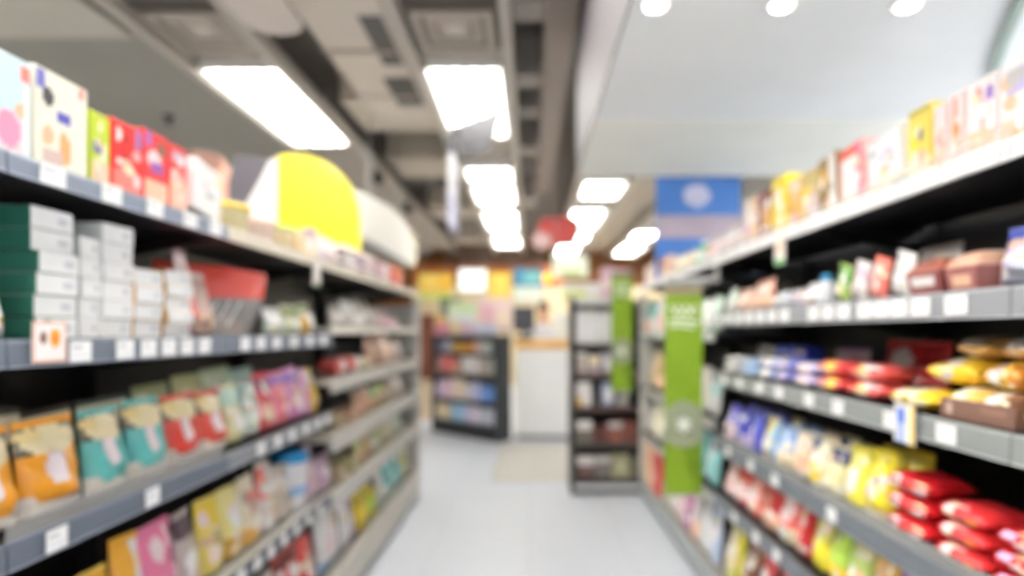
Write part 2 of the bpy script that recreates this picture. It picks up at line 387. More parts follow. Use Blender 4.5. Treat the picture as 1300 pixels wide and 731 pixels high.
# ------------------------------------------------------------------ goods, left row
LB = 'left row'
row('L', 'left top shelf', 1.66, .905, [
 ('C', -42, 41, .172, (206, 228, 238), [Rr(0, .0, 1, .32, PKW), Ee(.62, .22, .22, .2, PNK), Rr(.86, .8, .98, .97, SAL), Ee(.86, .45, .12, .08, TAN), Rr(.9, 0, 1, .75, W)], 'pale blue carton with pink print'),
 ('C', 42, 112, .180, (246, 240, 222), [Rr(.02, .78, .16, .98, (120, 118, 190)), Ee(.22, .72, .1, .1, (70, 70, 74)), Rr(.4, .5, .64, .61, (90, 88, 180)), Ee(.22, .3, .12, .1, TAN), Ee(.55, .22, .12, .18, (226, 168, 110)), Rr(.1, .02, .5, .16, (214, 190, 180)), Rr(.86, .86, .97, .98, SAL)], 'tall cream carton with purple label and biscuit print'),
 ('C', 113, 141, .147, (190, 208, 52), [Rr(0, 0, 1, .3, PCH), Rr(.05, .42, .6, .6, (100, 98, 160)), Ee(.7, .5, .15, .1, CRM)], 'lime green carton with purple label'),
 ('C', 142, 181, .155, (232, 50, 48), [Rr(0, 0, 1, .28, SAL), Ee(.45, .38, .2, .1, PCH), Rr(.8, .72, 1, .98, (150, 120, 180))], 'plain red carton with cream dot'),
 ('C', 182, 214, .168, (226, 64, 66), [Rr(0, 0, 1, .3, PCH), Ee(.4, .62, .3, .12, PKW), Rr(.3, .42, .8, .58, (150, 90, 170)), Rr(.05, .8, .3, .98, PUR), Ee(.75, .8, .2, .1, BRN)], 'red carton with purple label and pale base'),
 ('C', 215, 238, .165, (220, 70, 70), [Rr(0, 0, 1, .45, PCH), Ee(.5, .5, .4, .15, SAL), Rr(.1, .75, .9, .9, MAU)], 'red and peach carton with mauve band'),
 ('C', 242, 280, .142, (240, 240, 238), [Rr(0, 0, .12, 1, W), Ee(.55, .5, .25, .2, (206, 214, 206)), Rr(.75, .7, 1, .95, CRM)], 'white carton leaning at the edge of its bay', dict(lean=9, t=.04)),
 ('P', 282, 291, .12, PCH, [Ee(.5, .5, .3, .2, SAL)], 'peach pouch beside the leaning white carton'),
 ('J', 296, 334, .095, (206, 196, 150), [], 'beige tub with yellow lid', dict(lid=(244, 206, 60))),
 ('J', 335, 362, .080, (222, 196, 184), [], 'pinkish tub with pale lid', dict(lid=PCH)),
 ('J', 363, 382, .085, (226, 206, 160), [], 'cream tub with green lid', dict(lid=(150, 190, 90))),
 ('C', 383, 402, .09, (236, 210, 170), [Ee(.5, .5, .3, .3, W)], 'small cream carton with white disc'),
 ('B', 404, 418, .135, (232, 218, 226), [Rr(0, .2, 1, .5, W)], 'white bottle with purple cap', dict(lid=(130, 90, 190))),
 ('P', 419, 437, .125, (226, 206, 214), [Ee(.5, .6, .3, .2, W)], 'pale mauve pouch beside purple-capped bottle'),
 ('F', 438, 462, .13, (212, 190, 200), [Rr(0, .6, 1, 1, W)], 'mauve packet with white upper band', dict(n=2)),
 ('F', 463, 484, .13, (200, 180, 204), [Rr(0, .6, 1, 1, PKW)], 'lilac packet with pink upper band', dict(n=2)),
 ('F', 485, 500, .12, (232, 190, 200), [], 'pink packet', dict(n=2)),
 ('C', 501, 511, .12, (214, 74, 50), [Rr(0, .6, 1, 1, (236, 120, 60))], 'orange-red carton at the far end')])
WB = (240, 240, 240); GS = (52, 122, 104)
def slim(n_, a, b, zs, h, look, side_c, x=.93, t=.20, dx=0):
    """a column of slim cartons, each its own thing, white ends to the aisle and coloured long sides"""
    y0 = FPX * x / (VX - a); y1 = FPX * x / (VX - b); w = y1 - y0 - .005
    m = MB().box(-w / 2, w / 2, -t / 2, t / 2, 0, h - .0015, paper(side_c))
    proto = None
    for k in range(n_):
        if proto is None:
            o = m.build('carton', bevel=.0015); proto = o
            sd = MB().box(-w / 2 + .003, w / 2 - .003, -t / 2 + .002, t / 2 - .004, h - .0015, h - .0008, paper(WB)).build('white_lid', o)
            tp = MB(); tp.grid(8, 6, lambda u, v: ((u - .5) * (w - .001), -t / 2 - .0006, .0006 + v * (h - .0026)), picker(WB, [Rr(.62, .4, .85, .62, (206, 208, 214))], paper))
            q2 = tp.build('end_print', o); CHILD[o.name] = [sd, q2]
        else: o = copy_thing(proto)
        o.location = (-(x + t / 2 + random.uniform(0, .012)), (y0 + y1) / 2 + random.uniform(-.0015, .0015) + dx, zs + k * h + .0006)
        o.rotation_euler = (0, 0, R90 + math.radians(random.uniform(-1.2, 1.2)))
        note(o, 'box', look + (', bottom of its stack' if k == 0 else ', top of its stack' if k == n_ - 1 else ', %s from the bottom' % ORD[k]), 'left second shelf', 'slim white cartons', y0)
slim(6, 46, 101, 1.3345, .0425, 'white carton with green side', GS, x=.93)
slim(5, 103, 130, 1.3345, .0430, 'narrow white carton beside green-sided stack', WB, x=.935)
slim(6, 132, 172, 1.3345, .0425, 'white carton of the tall middle stack', WB, x=.93)
slim(4, 174, 210, 1.3345, .0415, 'white carton with orange side', (226, 170, 60), x=.93, t=.16)
slim(5, 212, 246, 1.3345, .035, 'thin white carton with gold side', (206, 160, 70), x=.93, t=.16)
row('L', 'left second shelf', 1.335, .915, [
 ('P', -40, 30, 352, (226, 186, 90), [Rr(0, 0, 1, .35, GRY), Ee(.75, .5, .2, .2, W), Ee(.3, .8, .2, .1, CHO)], 'yellow and white pouch in front of green-sided cartons', dict(t=.05)),
 ('P', 249, 264, 312, (168, 130, 130), [Rr(0, .75, 1, 1, PKW), Ee(.5, .4, .3, .2, SAL)], 'brownish pouch with pale top'),
 ('P', 265, 284, 340, (190, 160, 150), [Rr(0, .1, 1, .3, TAN)], 'tan pouch next to the red-topped bag'),
 ('P', 352, 372, 388, (190, 200, 190), [Rr(0, .6, 1, 1, W)], 'grey-green pouch with white top'),
 ('P', 373, 392, 385, (206, 214, 180), [Rr(0, .5, 1, .9, (110, 150, 60)), Ee(.6, .3, .3, .2, W)], 'green leaf-print pouch'),
 ('P', 393, 409, 386, (226, 228, 214), [Rr(0, 0, .3, .7, OCH), Rr(.2, .3, .9, .7, W), Rr(0, .8, 1, 1, (120, 160, 70))], 'white pouch with green top at bay end')])
# the red-topped clear bag
def header_bag(loc, w, h, t, rz):
    o = empty('gift_bag', loc, rz)
    tag(o, 'clear cellophane bag with wide red top on the left second shelf', 'bag')
    m = MB(); hb = h * .52
    def fr(sgn):
        return lambda u, v: ((u - .5) * w * (.72 + .28 * v), sgn * t / 2 * (max(0, 1 - abs(2 * u - 1) ** 3) ** .5) * (1 - .6 * v) * (1 + .12 * math.sin(14 * u + 3 * v)), v * hb)
    cl = mat((244, 240, 238), .12, alpha=.33, vary=0)
    m.grid(16, 12, fr(-1), lambda u, v: cl); m.grid(16, 12, fr(1), lambda u, v: cl, True)
    m.build('clear_bag', o, smooth=True)
    r = MB(); rd = film((240, 76, 58))
    def hd(sgn):
        return lambda u, v: ((u - .5) * w * (1 + .06 * v), sgn * (.4 * t / 2 * max(0, 1 - abs(2 * u - 1) ** 3) ** .5 * (1 - .9 * v) + .001) , hb + v * (h - hb) * (1 - .3 * (u - .1) ** 2))
    r.grid(16, 6, hd(-1), lambda u, v: rd); r.grid(16, 6, hd(1), lambda u, v: rd, True)
    r.build('red_top', o, smooth=True)
    random.seed(4)
    for k in range(9):
        a = MB().lathe([(.012, 0), (.018, .008), (.018, .03), (.010, .038)], 10, film(random.choice([(226, 206, 190), (206, 170, 150), W, PCH])))
        a.build('biscuit_pack', o, loc=((k % 5 - 2) * .036, (.016 if k > 4 else -.014), .004 + (k // 5) * .03), smooth=True)
    for k in range(3):
        MB().box(-.003, .003, -t / 2 * .9 - .004, -t / 2 * .9 - .003, .01, hb * 1.0, film(W)).build('ribbon', o, loc=(-.05 + k * .035, .004, .0), rot=(-.12, .5, 0))
header_bag((-1.085, 2.05, 1.336), .33, .245, .10, math.radians(38))
# left third shelf: pouches
def bow(c, c2=(244, 228, 184)):
    pale = (236, 228, 216)
    return [Rr(0, .72, 1, 1, (130, 116, 92)), Rr(0, .66, .22, .74, (66, 60, 52)), Ee(.52, .82, .46, .17, c2), Ee(.2, .9, .2, .08, (238, 214, 150)), Rr(0, 0, 1, .13, pale), Ee(.0, .1, .16, .14, pale), Ee(1.0, .14, .2, .18, pale), Ee(.85, .14, .08, .08, W), Ee(.45, .5, .17, .2, PKW), Ee(.4, .6, .08, .08, PNK)]
ST = dict(sticker=(.45, .5, .13, .17, (246, 232, 236)))
row('L', 'left third shelf', .985, .925, [
 ('P', -34, 50, .185, ORG, bow(ORG), 'orange snack pouch with pink bow', dict(ST)),
 ('P', 52, 128, .185, ORG, bow(ORG), 'orange snack pouch with pink bow', dict(ST)),
 ('P', 130, 184, .185, TEAL, bow(TEAL), 'teal snack pouch with pink bow', dict(ST)),
 ('P', 186, 230, .190, TEAL, bow(TEAL), 'teal snack pouch with pink bow', dict(ST)),
 ('P', 232, 270, .185, (226, 70, 58), bow((226, 70, 58)), 'red snack pouch with pink bow', dict(ST)),
 ('P', 272, 302, .180, (226, 84, 70), bow((226, 84, 70)), 'red snack pouch with pink bow', dict(ST)),
 ('P', 303, 322, .19, (226, 222, 170), [Rr(0, .7, 1, 1, MINT), Ee(.5, .4, .3, .2, W)], 'pale yellow pouch with mint top'),
 ('P', 323, 342, .195, (214, 226, 214), [Rr(0, .5, .5, 1, (120, 170, 170)), Ee(.6, .3, .3, .2, CRM)], 'pale green pouch with teal corner'),
 ('P', 343, 360, .21, (226, 90, 100), [Rr(0, .75, 1, 1, (150, 60, 90)), Ee(.5, .3, .35, .2, PCH)], 'coral pouch with dark pink top'),
 ('P', 361, 378, .215, (240, 140, 160), [Rr(0, .8, 1, 1, PUR), Rr(.3, 0, .6, .7, SAL)], 'pink pouch with purple top'),
 ('P', 379, 395, .22, (226, 150, 200), [Rr(0, .78, 1, 1, PUR), Ee(.5, .4, .3, .25, PKW)], 'orchid pink pouch with purple top'),
 ('P', 396, 404, .215, (232, 180, 214), [Ee(.5, .35, .3, .2, SAL)], 'light orchid pouch'),
 ('P', 405, 411, .20, (222, 190, 80), [], 'mustard pouch at the bay end')])
row('L', 'left third shelf', .985, 1.03, [
 ('P', 196, 240, .225, (150, 160, 110), [Rr(0, .7, 1, 1, (180, 186, 140))], 'olive pouch standing in the rank behind'),
 ('P', 242, 280, .23, (176, 180, 130), [Rr(0, .7, 1, 1, (206, 206, 150))], 'pale olive pouch standing in the rank behind'),
 ('P', 282, 312, .235, (170, 190, 160), [Rr(0, .7, 1, 1, (206, 220, 190))], 'sage pouch standing in the rank behind'),
 ('P', 314, 340, .235, (150, 190, 180), [Rr(0, .7, 1, 1, MINT)], 'mint pouch standing in the rank behind'),
 ('P', -20, 60, .2, (60, 56, 50), [Rr(0, .7, 1, 1, CRM)], 'dark cream-topped pouch in the rank behind'),
 ('P', 62, 126, .2, (70, 60, 50), [Rr(0, .7, 1, 1, CRM)], 'dark cream-topped pouch in the rank behind'),
 ('P', 128, 192, .2, (80, 90, 80), [Rr(0, .7, 1, 1, CRM)], 'dark cream-topped pouch in the rank behind')])
row('L', 'left fourth shelf', .615, .925, [
 ('P', 40, 118, .19, (206, 170, 90), [Rr(0, .6, 1, .8, BRN), Ee(.5, .4, .3, .2, CRM)], 'ochre pouch with brown band'),
 ('P', 120, 168, .2, (228, 190, 80), [Rr(0, .7, 1, 1, (236, 170, 50)), Ee(.6, .35, .3, .2, W)], 'golden pouch with orange top'),
 ('P', 169, 202, .235, (240, 176, 60), [Rr(0, 0, 1, .35, (200, 210, 110)), Rr(.6, 0, 1, 1, W)], 'orange pouch with white side'),
 ('P', 203, 245, .25, (238, 130, 170), [Ee(.4, .75, .2, .15, PKW), Rr(.7, 0, .85, 1, PKW), Rr(0, 0, 1, .2, (180, 60, 130))], 'tall pink pouch'),
 ('P', 246, 270, .235, (200, 186, 180), [Rr(0, .75, 1, 1, (90, 70, 80)), Ee(.4, .4, .3, .15, W)], 'grey pouch with dark top'),
 ('P', 271, 298, .24, (238, 214, 110), [Rr(0, .7, 1, 1, YEL), Ee(.5, .4, .35, .2, CRM)], 'yellow pouch with cream window'),
 ('P', 299, 322, .24, (240, 226, 150), [Rr(0, 0, 1, .3, OCH), Ee(.5, .6, .3, .2, W)], 'pale yellow pouch with ochre base'),
 ('P', 323, 344, .25, (236, 224, 200), [Rr(.2, .5, .8, .8, SAL), Rr(0, 0, 1, .25, GLD)], 'cream pouch with salmon label'),
 ('P', 345, 362, .25, (236, 228, 222), [Rr(0, .5, .5, 1, SAL), Ee(.6, .4, .3, .2, TAN)], 'white pouch with salmon corner'),
 ('P', 363, 380, .22, (206, 194, 180), [Rr(0, .6, 1, .8, W)], 'taupe pouch with white band'),
 ('J', 381, 399, .235, (236, 236, 240), [Rr(0, .3, 1, .5, LBL)], 'white tub with bright blue lid', dict(lid=(30, 150, 214))),
 ('P', 400, 410, .25, (216, 186, 206), [Ee(.5, .4, .3, .2, PCH)], 'mauve pouch with peach print'),
 ('P', 414, 430, .15, (206, 170, 200), [], 'purple-grey pouch at the bay end')])
row('L', 'left base deck', .226, .93, [
 ('P', 262, 300, .2, (206, 186, 90), [Ee(.5, .5, .3, .2, CRM)], 'dull yellow pouch with cream window', dict(back=1)),
 ('P', 301, 338, .22, (206, 210, 60), [Rr(0, .6, 1, 1, YEL)], 'lime pouch with yellow top'),
 ('P', 339, 364, .23, (238, 230, 226), [Rr(0, 0, 1, .4, SAL)], 'white pouch with salmon base'),
 ('P', 365, 394, .24, (206, 56, 46), [Ee(.6, .5, .25, .35, SAL), Rr(0, .8, 1, 1, (120, 40, 30))], 'red pouch with dark top'),
 ('P', 395, 409, .24, (226, 90, 84), [Ee(.5, .4, .3, .2, PKW)], 'coral red pouch'),
 ('P', 414, 442, .265, (240, 240, 240), [Rr(0, 0, 1, .2, LBL), Ee(.5, .5, .3, .2, PKW)], 'tall white pouch'),
 ('P', 443, 458, .27, (150, 110, 170), [Rr(0, 0, .4, .8, W)], 'purple pouch'),
 ('B', 459, 470, .265, (214, 190, 60), [Rr(0, .3, 1, .6, YEL)], 'yellow bottle with olive cap', dict(lid=(160, 150, 50))),
 ('B', 471, 482, .265, (206, 190, 70), [Rr(0, .3, 1, .6, LIM)], 'olive bottle with yellow cap', dict(lid=YEL)),
 ('P', 486, 496, .255, (206, 206, 200), [Ee(.5, .5, .3, .3, W)], 'silver pouch'),
 ('P', 497, 507, .265, (90, 196, 200), [Rr(0, 0, 1, .3, MINT)], 'turquoise pouch'),
 ('P', 508, 516, .265, (110, 206, 206), [], 'light turquoise pouch'),
 ('P', 517, 524, .25, (206, 206, 170), [Rr(0, .4, 1, .8, (190, 196, 120))], 'pale olive pouch at far end')], )
LF = 'far left bays '
row('L', 'far left second shelf', 1.372, .925, [
 ('P', 430, 444, .10, (206, 198, 190), [Ee(.5, .5, .3, .3, W)], 'grey-beige pouch with white disc'),
 ('P', 445, 458, .14, (196, 190, 184), [Rr(0, .5, 1, 1, W)], 'grey pouch with white top'),
 ('P', 459, 470, .15, (214, 204, 196), [Rr(0, .1, 1, .4, W)], 'pale beige pouch'),
 ('P', 471, 481, .14, (190, 182, 178), [Rr(0, .5, 1, .7, W)], 'warm grey pouch'),
 ('P', 482, 491, .12, (206, 190, 190), [], 'rosy grey pouch'),
 ('P', 492, 502, .10, (226, 180, 194), [], 'pink pouch'), ('P', 503, 513, .08, (230, 190, 206), [], 'light pink pouch at far end')], False)
row('L', 'far left third shelf', 1.13, .925, [
 ('F', 429, 446, .085, (206, 90, 84), [Rr(.3, .3, .7, 1, PKW)], 'red packet with pale window'),
 ('F', 447, 464, .09, (240, 230, 226), [Rr(0, 0, .3, 1, SAL)], 'white packet with salmon end'),
 ('F', 465, 473, .07, (226, 214, 170), [], 'cream packet'),
 ('P', 474, 483, .19, (214, 176, 156), [Ee(.5, .5, .35, .3, PCH)], 'round peach-brown pouch'),
 ('P', 488, 502, .20, (206, 168, 150), [Ee(.5, .5, .35, .3, PCH)], 'round tan pouch'),
 ('P', 504, 515, .14, (214, 190, 180), [], 'pale rose pouch at far end')], False)
row('L', 'far left fourth shelf', .87, .925, [
 ('F', 431, 444, .07, (214, 196, 160), [], 'sand packet', dict(n=2)), ('F', 445, 457, .07, (214, 170, 140), [Rr(.3, 0, .6, 1, PCH)], 'tan packet with peach band', dict(n=2)),
 ('P', 458, 468, .14, (190, 150, 120), [Rr(0, .2, 1, .5, PCH)], 'brown pouch with peach band'),
 ('P', 469, 478, .14, (222, 176, 150), [], 'peach pouch'), ('P', 479, 487, .13, (214, 180, 140), [Rr(0, .6, 1, 1, GRN)], 'tan pouch with green top'),
 ('P', 488, 496, .15, (190, 170, 130), [Rr(0, .7, 1, 1, LIM)], 'khaki pouch with lime top'), ('P', 497, 506, .15, (206, 186, 170), [], 'beige pouch'),
 ('P', 507, 516, .14, (200, 186, 180), [], 'grey-beige pouch at far end')], False)
row('L', 'far left fifth shelf', .605, .925, [
 ('F', 432, 446, .07, (222, 204, 170), [], 'cream packet', dict(n=2)), ('F', 447, 459, .07, (190, 190, 120), [Rr(.3, 0, .7, 1, CRM)], 'olive packet with cream band', dict(n=2)),
 ('P', 460, 470, .13, (222, 190, 150), [Rr(0, .6, 1, 1, (190, 200, 130))], 'sand pouch with pale green top'),
 ('P', 471, 480, .13, (206, 170, 130), [], 'tan pouch'), ('P', 481, 489, .13, (180, 190, 150), [Rr(0, .2, 1, .5, W)], 'sage pouch with white band'),
 ('P', 490, 498, .13, (190, 186, 140), [], 'khaki pouch'), ('P', 499, 507, .13, (206, 200, 180), [], 'beige pouch'), ('P', 508, 516, .12, (180, 196, 176), [], 'grey-green pouch at far end')], False)

# ------------------------------------------------------------------ goods, right row
row('R', 'right top shelf', 1.712, .92, [
 ('C', 1268, 1345, .15, (246, 240, 240), [Rr(0, 0, 1, .25, TAN), Ee(.5, .75, .2, .12, SAL), Rr(.1, .6, .5, .9, LIL), Ee(.3, .35, .25, .1, PKW)], 'white carton with lilac and red print at frame edge'),
 ('C', 1226, 1266, .152, (246, 236, 236), [Rr(0, 0, 1, .3, TAN), Ee(.4, .8, .18, .1, SAL), Rr(.5, .3, .62, .7, SAL), Ee(.8, .75, .15, .12, PUR)], 'white carton with red dot and purple mark'),
 ('C', 1204, 1225, .150, (246, 230, 226), [Rr(0, 0, 1, .3, PCH), Ee(.5, .45, .35, .16, (236, 140, 70)), Rr(.3, .6, .6, .95, SAL)], 'white carton with orange disc and red streak'),
 ('C', 1184, 1203, .145, (246, 226, 224), [Rr(0, 0, 1, .4, PCH), Ee(.5, .42, .35, .15, SAL), Rr(0, .8, 1, .95, PKW)], 'pale pink carton with salmon disc'),
 ('C', 1152, 1183, .165, (236, 214, 90), [Rr(0, 0, 1, .3, CRM), Rr(0, .3, .5, .6, YEL), Ee(.6, .6, .12, .1, (90, 90, 100)), Rr(.0, .9, 1, 1, (190, 170, 60))], 'yellow carton with dark dot'),
 ('C', 1102, 1150, .140, (238, 238, 242), [Ee(.6, .55, .2, .15, LIL), Ee(.6, .55, .12, .09, W), Rr(0, 0, 1, .12, CRM), Rr(.05, .7, .3, .85, GRY)], 'white carton with ring print leaning back', dict(lean=-6, t=.05)),
 ('C', 1066, 1099, .165, (240, 190, 180), [Rr(.15, .1, .75, .8, W), Rr(0, .85, 1, 1, (232, 90, 70)), Rr(.8, 0, 1, 1, (236, 120, 150))], 'red-framed carton with white window', dict(lean=-4)),
 ('C', 1040, 1064, .175, (146, 120, 76), [Rr(.6, 0, 1, 1, (232, 226, 222)), Rr(.1, .1, .5, .3, (120, 60, 50)), Rr(.1, .5, .5, .8, OCH)], 'olive brown carton with white edge', dict(lean=-4)),
 ('C', 1018, 1039, .165, (190, 170, 110), [Rr(0, .3, .5, .7, (226, 200, 80)), Rr(.5, 0, 1, .5, MAU)], 'khaki carton with yellow panel'),
 ('C', 1000, 1017, .165, (222, 176, 90), [Rr(0, .75, 1, 1, PCH), Rr(.2, 0, .8, .3, SAL)], 'gold carton with peach top'),
 ('C', 980, 998, .205, (240, 216, 50), [Rr(.4, .1, .9, .5, CRM), Ee(.5, .7, .2, .12, W)], 'tall yellow carton'),
 ('C', 962, 979, .185, (166, 110, 90), [Rr(0, .7, 1, 1, (120, 40, 50)), Rr(.5, .2, 1, .6, GLD)], 'brown carton with dark red top'),
 ('C', 944, 961, .19, (240, 226, 220), [Rr(.7, 0, 1, 1, (230, 180, 110)), Rr(0, 0, .6, .5, MAU)], 'white carton with tan edge'),
 ('P', 924, 943, .13, (226, 206, 214), [Ee(.5, .5, .3, .2, W)], 'mauve pouch with white disc'),
 ('P', 906, 923, .14, (214, 190, 196), [Rr(0, .6, 1, .9, W)], 'rosy pouch with white band'),
 ('P', 888, 905, .135, (230, 214, 216), [Ee(.5, .4, .3, .3, SAL)], 'pale pouch with salmon disc'),
 ('B', 876, 887, .14, (110, 190, 120), [Rr(0, .3, 1, .5, W)], 'green bottle with white cap'),
 ('P', 862, 875, .12, (236, 206, 160), [Ee(.5, .5, .3, .3, CRM)], 'apricot pouch'),
 ('P', 850, 861, .12, (206, 206, 160), [Rr(0, .5, 1, 1, CRM)], 'pale olive pouch'),
 ('C', 838, 849, .14, (226, 196, 180), [Rr(0, .5, 1, 1, (190, 110, 80))], 'terracotta-topped carton'),
 ('C', 828, 837, .15, (236, 210, 206), [], 'pale rose carton'), ('C', 819, 827, .14, (230, 214, 210), [], 'pale grey-pink carton at far end')])
row('R', 'right second shelf', 1.435, .925, [
 ('P', 1242, 1332, .115, (70, 84, 170), [Rr(0, 0, 1, .4, (176, 180, 200)), Rr(.2, .62, .9, .78, (236, 226, 210)), Ee(.25, .5, .2, .3, LIL)], 'blue and silver pouch', dict(t=.08)),
 ('T', 1197, 1240, .085, (170, 110, 106), [Rr(.2, .2, .8, .6, PCH)], 'pinkish brown tray with peach top', dict(lid=(222, 176, 150))),
 ('T', 1148, 1195, .085, (150, 84, 84), [Rr(.1, .4, .9, .8, W)], 'brown-red tray with white label', dict(lid=(170, 100, 84))),
 ('P', 1118, 1146, .105, (236, 232, 230), [Rr(0, 0, .35, 1, GRY)], 'white pouch with grey edge, leaning', dict(lean=16, t=.03, pitch=0)),
 ('P', 1092, 1115, .105, (236, 120, 104), [Rr(0, 0, 1, .4, SAL), Rr(.3, .5, .7, .8, PCH)], 'red-pink pouch, leaning', dict(lean=16, t=.03, pitch=0)),
 ('P', 1070, 1090, .105, (232, 222, 222), [Rr(0, .6, 1, .9, MAU)], 'pale grey pouch, leaning', dict(lean=16, t=.03, pitch=0)),
 ('P', 1050, 1068, .105, (170, 194, 110), [Rr(0, .5, 1, 1, (90, 150, 50))], 'green pouch, leaning', dict(lean=16, t=.03, pitch=0)),
 ('B', 1030, 1044, .095, (226, 228, 236), [], 'short white bottle with bright blue cap', dict(lid=(50, 160, 214))),
 ('P', 1010, 1028, .075, (226, 222, 226), [Ee(.5, .5, .3, .3, W)], 'short pale grey pouch'),
 ('P', 990, 1008, .065, (190, 180, 196), [], 'lilac grey pouch'), ('P', 970, 988, .06, (200, 206, 216), [], 'bluish pale pouch'),
 ('P', 945, 968, .13, (222, 160, 136), [Rr(0, 0, 1, .4, PCH)], 'peach-brown pouch'), ('P', 924, 943, .10, (206, 170, 150), [Rr(0, 0, .5, 1, (150, 100, 80))], 'brown-sided pouch'),
 ('P', 914, 923, .12, (226, 226, 222), [Rr(0, .5, 1, 1, MINT)], 'white pouch with mint top at bay end')])
row('R', 'right second shelf', 1.435, 1.06, [('P', 1150, 1200, .155, (186, 180, 180), [Ee(.6, .7, .2, .15, W), Rr(0, 0, 1, .3, BRN)], 'silver-grey pouch in the rank behind', dict(t=.05)),
 ('P', 1085, 1130, .135, (120, 110, 110), [Rr(.2, .5, .7, .9, GRY)], 'dark grey pouch in the rank behind', dict(t=.05))])
row('R', 'right third shelf', 1.157, .925, [
 ('F', 1291, 1370, .06, (240, 220, 60), [], 'yellow packet at the frame edge'),
 ('F', 1120, 1182, .05, (246, 208, 60), [Rr(.3, .3, .7, 1, CRM)], 'yellow packet with cream window', dict(t=.13)),
 ('F', 1068, 1117, .10, (226, 96, 92), [Rr(.35, .3, .62, .9, (244, 190, 110))], 'red packet with gold window', dict(n=2)),
 ('F', 1030, 1066, .10, (226, 84, 84), [Rr(.5, .3, .8, .9, (244, 206, 90))], 'red packet with yellow window', dict(n=2)),
 ('F', 1003, 1028, .085, (196, 190, 232), [Rr(.3, .2, .8, .9, PKW)], 'lilac packet with pink window', dict(n=2)),
 ('F', 978, 1001, .085, (110, 120, 210), [Rr(.2, .4, .7, 1, LIL)], 'periwinkle packet', dict(n=2)),
 ('F', 956, 976, .085, (150, 176, 226), [Rr(.3, .4, .9, 1, W)], 'light blue packet', dict(n=2)),
 ('F', 936, 954, .07, (170, 200, 236), [], 'sky blue packet', dict(n=2)), ('F', 915, 934, .075, (222, 222, 226), [Rr(.3, .4, .7, 1, W)], 'white-grey packet', dict(n=2))])
# brown display case holding the bread bags
def display_case(loc, w, h, t, rz):
    o = empty('display_case', loc, rz); tag(o, 'brown cardboard display case holding golden bread bags, right third shelf', 'box')
    c = paper((128, 96, 84))
    MB().box(-w / 2, w / 2, -t / 2, -t / 2 + .004, 0, h, c).build('front_panel', o); MB().box(-w / 2, w / 2, t / 2 - .004, t / 2, 0, h * 1.4, c).build('rear_panel', o)
    for s in (-1, 1): MB().box(s * w / 2 - (.004 if s > 0 else 0), s * w / 2 + (.004 if s < 0 else 0), -t / 2 + .004, t / 2 - .004, 0, h, c).build('side_panel', o)
    MB().box(-w / 2 + .004, w / 2 - .004, -t / 2 + .004, t / 2 - .004, 0, .003, c).build('base_panel', o)
    p = MB(); p.grid(12, 6, lambda u, v: ((u - .5) * w * .96, -t / 2 - .0008, .004 + v * (h - .008)), picker((128, 96, 84), [Rr(.05, .2, .2, .8, (206, 180, 170)), Rr(.55, .55, .95, .85, (150, 116, 100))], paper)); p.build('printed_front', o)
y0 = FPX * .925 / (1287 - VX); y1 = FPX * .925 / (1190 - VX)
display_case((.925 + .15, (y0 + y1) / 2, 1.1575), y1 - y0 - .006, .045, .29, -R90)
row('R', 'right third shelf', 1.161, .935, [
 ('F', 1194, 1236, .062, (240, 200, 110), [Rr(.3, .4, .7, 1, CRM)], 'golden bag in the display case', dict(t=.13)),
 ('F', 1238, 1280, .062, (226, 190, 130), [Rr(.2, .3, .6, 1, W), Rr(.7, 0, 1, 1, BRN)], 'tan bag with white window in the display case', dict(t=.13))])
row('R', 'right third shelf', 1.161, .96, [
 ('F', 1170, 1235, .06, (246, 204, 50), [Rr(.4, .3, .6, .9, LIL)], 'yellow bread bag on top of the display case', dict(t=.14, lift=.064, yaw=4)),
 ('F', 1240, 1300, .06, (244, 196, 70), [Rr(.3, .3, .55, .9, LIL), Rr(.75, 0, 1, 1, (214, 140, 50))], 'golden bread bag with lilac label on the display case', dict(t=.14, lift=.064, yaw=-3)),
 ('F', 1205, 1255, .05, (226, 180, 110), [Rr(.3, .5, .8, 1, (206, 170, 140))], 'tan bread bag on the topmost layer', dict(t=.15, lift=.126, inset=.03)),
 ('F', 1258, 1310, .05, (214, 160, 90), [Rr(.4, .5, .9, 1, W)], 'brown bread bag with white patch on the topmost layer', dict(t=.15, lift=.126, inset=.03))])
row('R', 'right third shelf', 1.157, 1.085, [
 ('P', 1098, 1176, .165, (196, 36, 44), [Ee(.4, .6, .25, .2, (226, 90, 90)), Rr(.7, 0, .8, 1, DRD)], 'big red bag in the rank behind', dict(t=.10)),
 ('P', 1045, 1085, .13, (150, 120, 180), [Rr(0, .6, 1, 1, MAU)], 'mauve pouch in the rank behind', dict(t=.06)),
 ('C', 985, 1024, .13, (70, 90, 206), [Ee(.5, .6, .25, .25, (140, 150, 226))], 'royal blue carton in the rank behind', dict(t=.07)),
 ('P', 950, 975, .12, (170, 170, 170), [], 'grey pouch in the rank behind', dict(t=.06))])
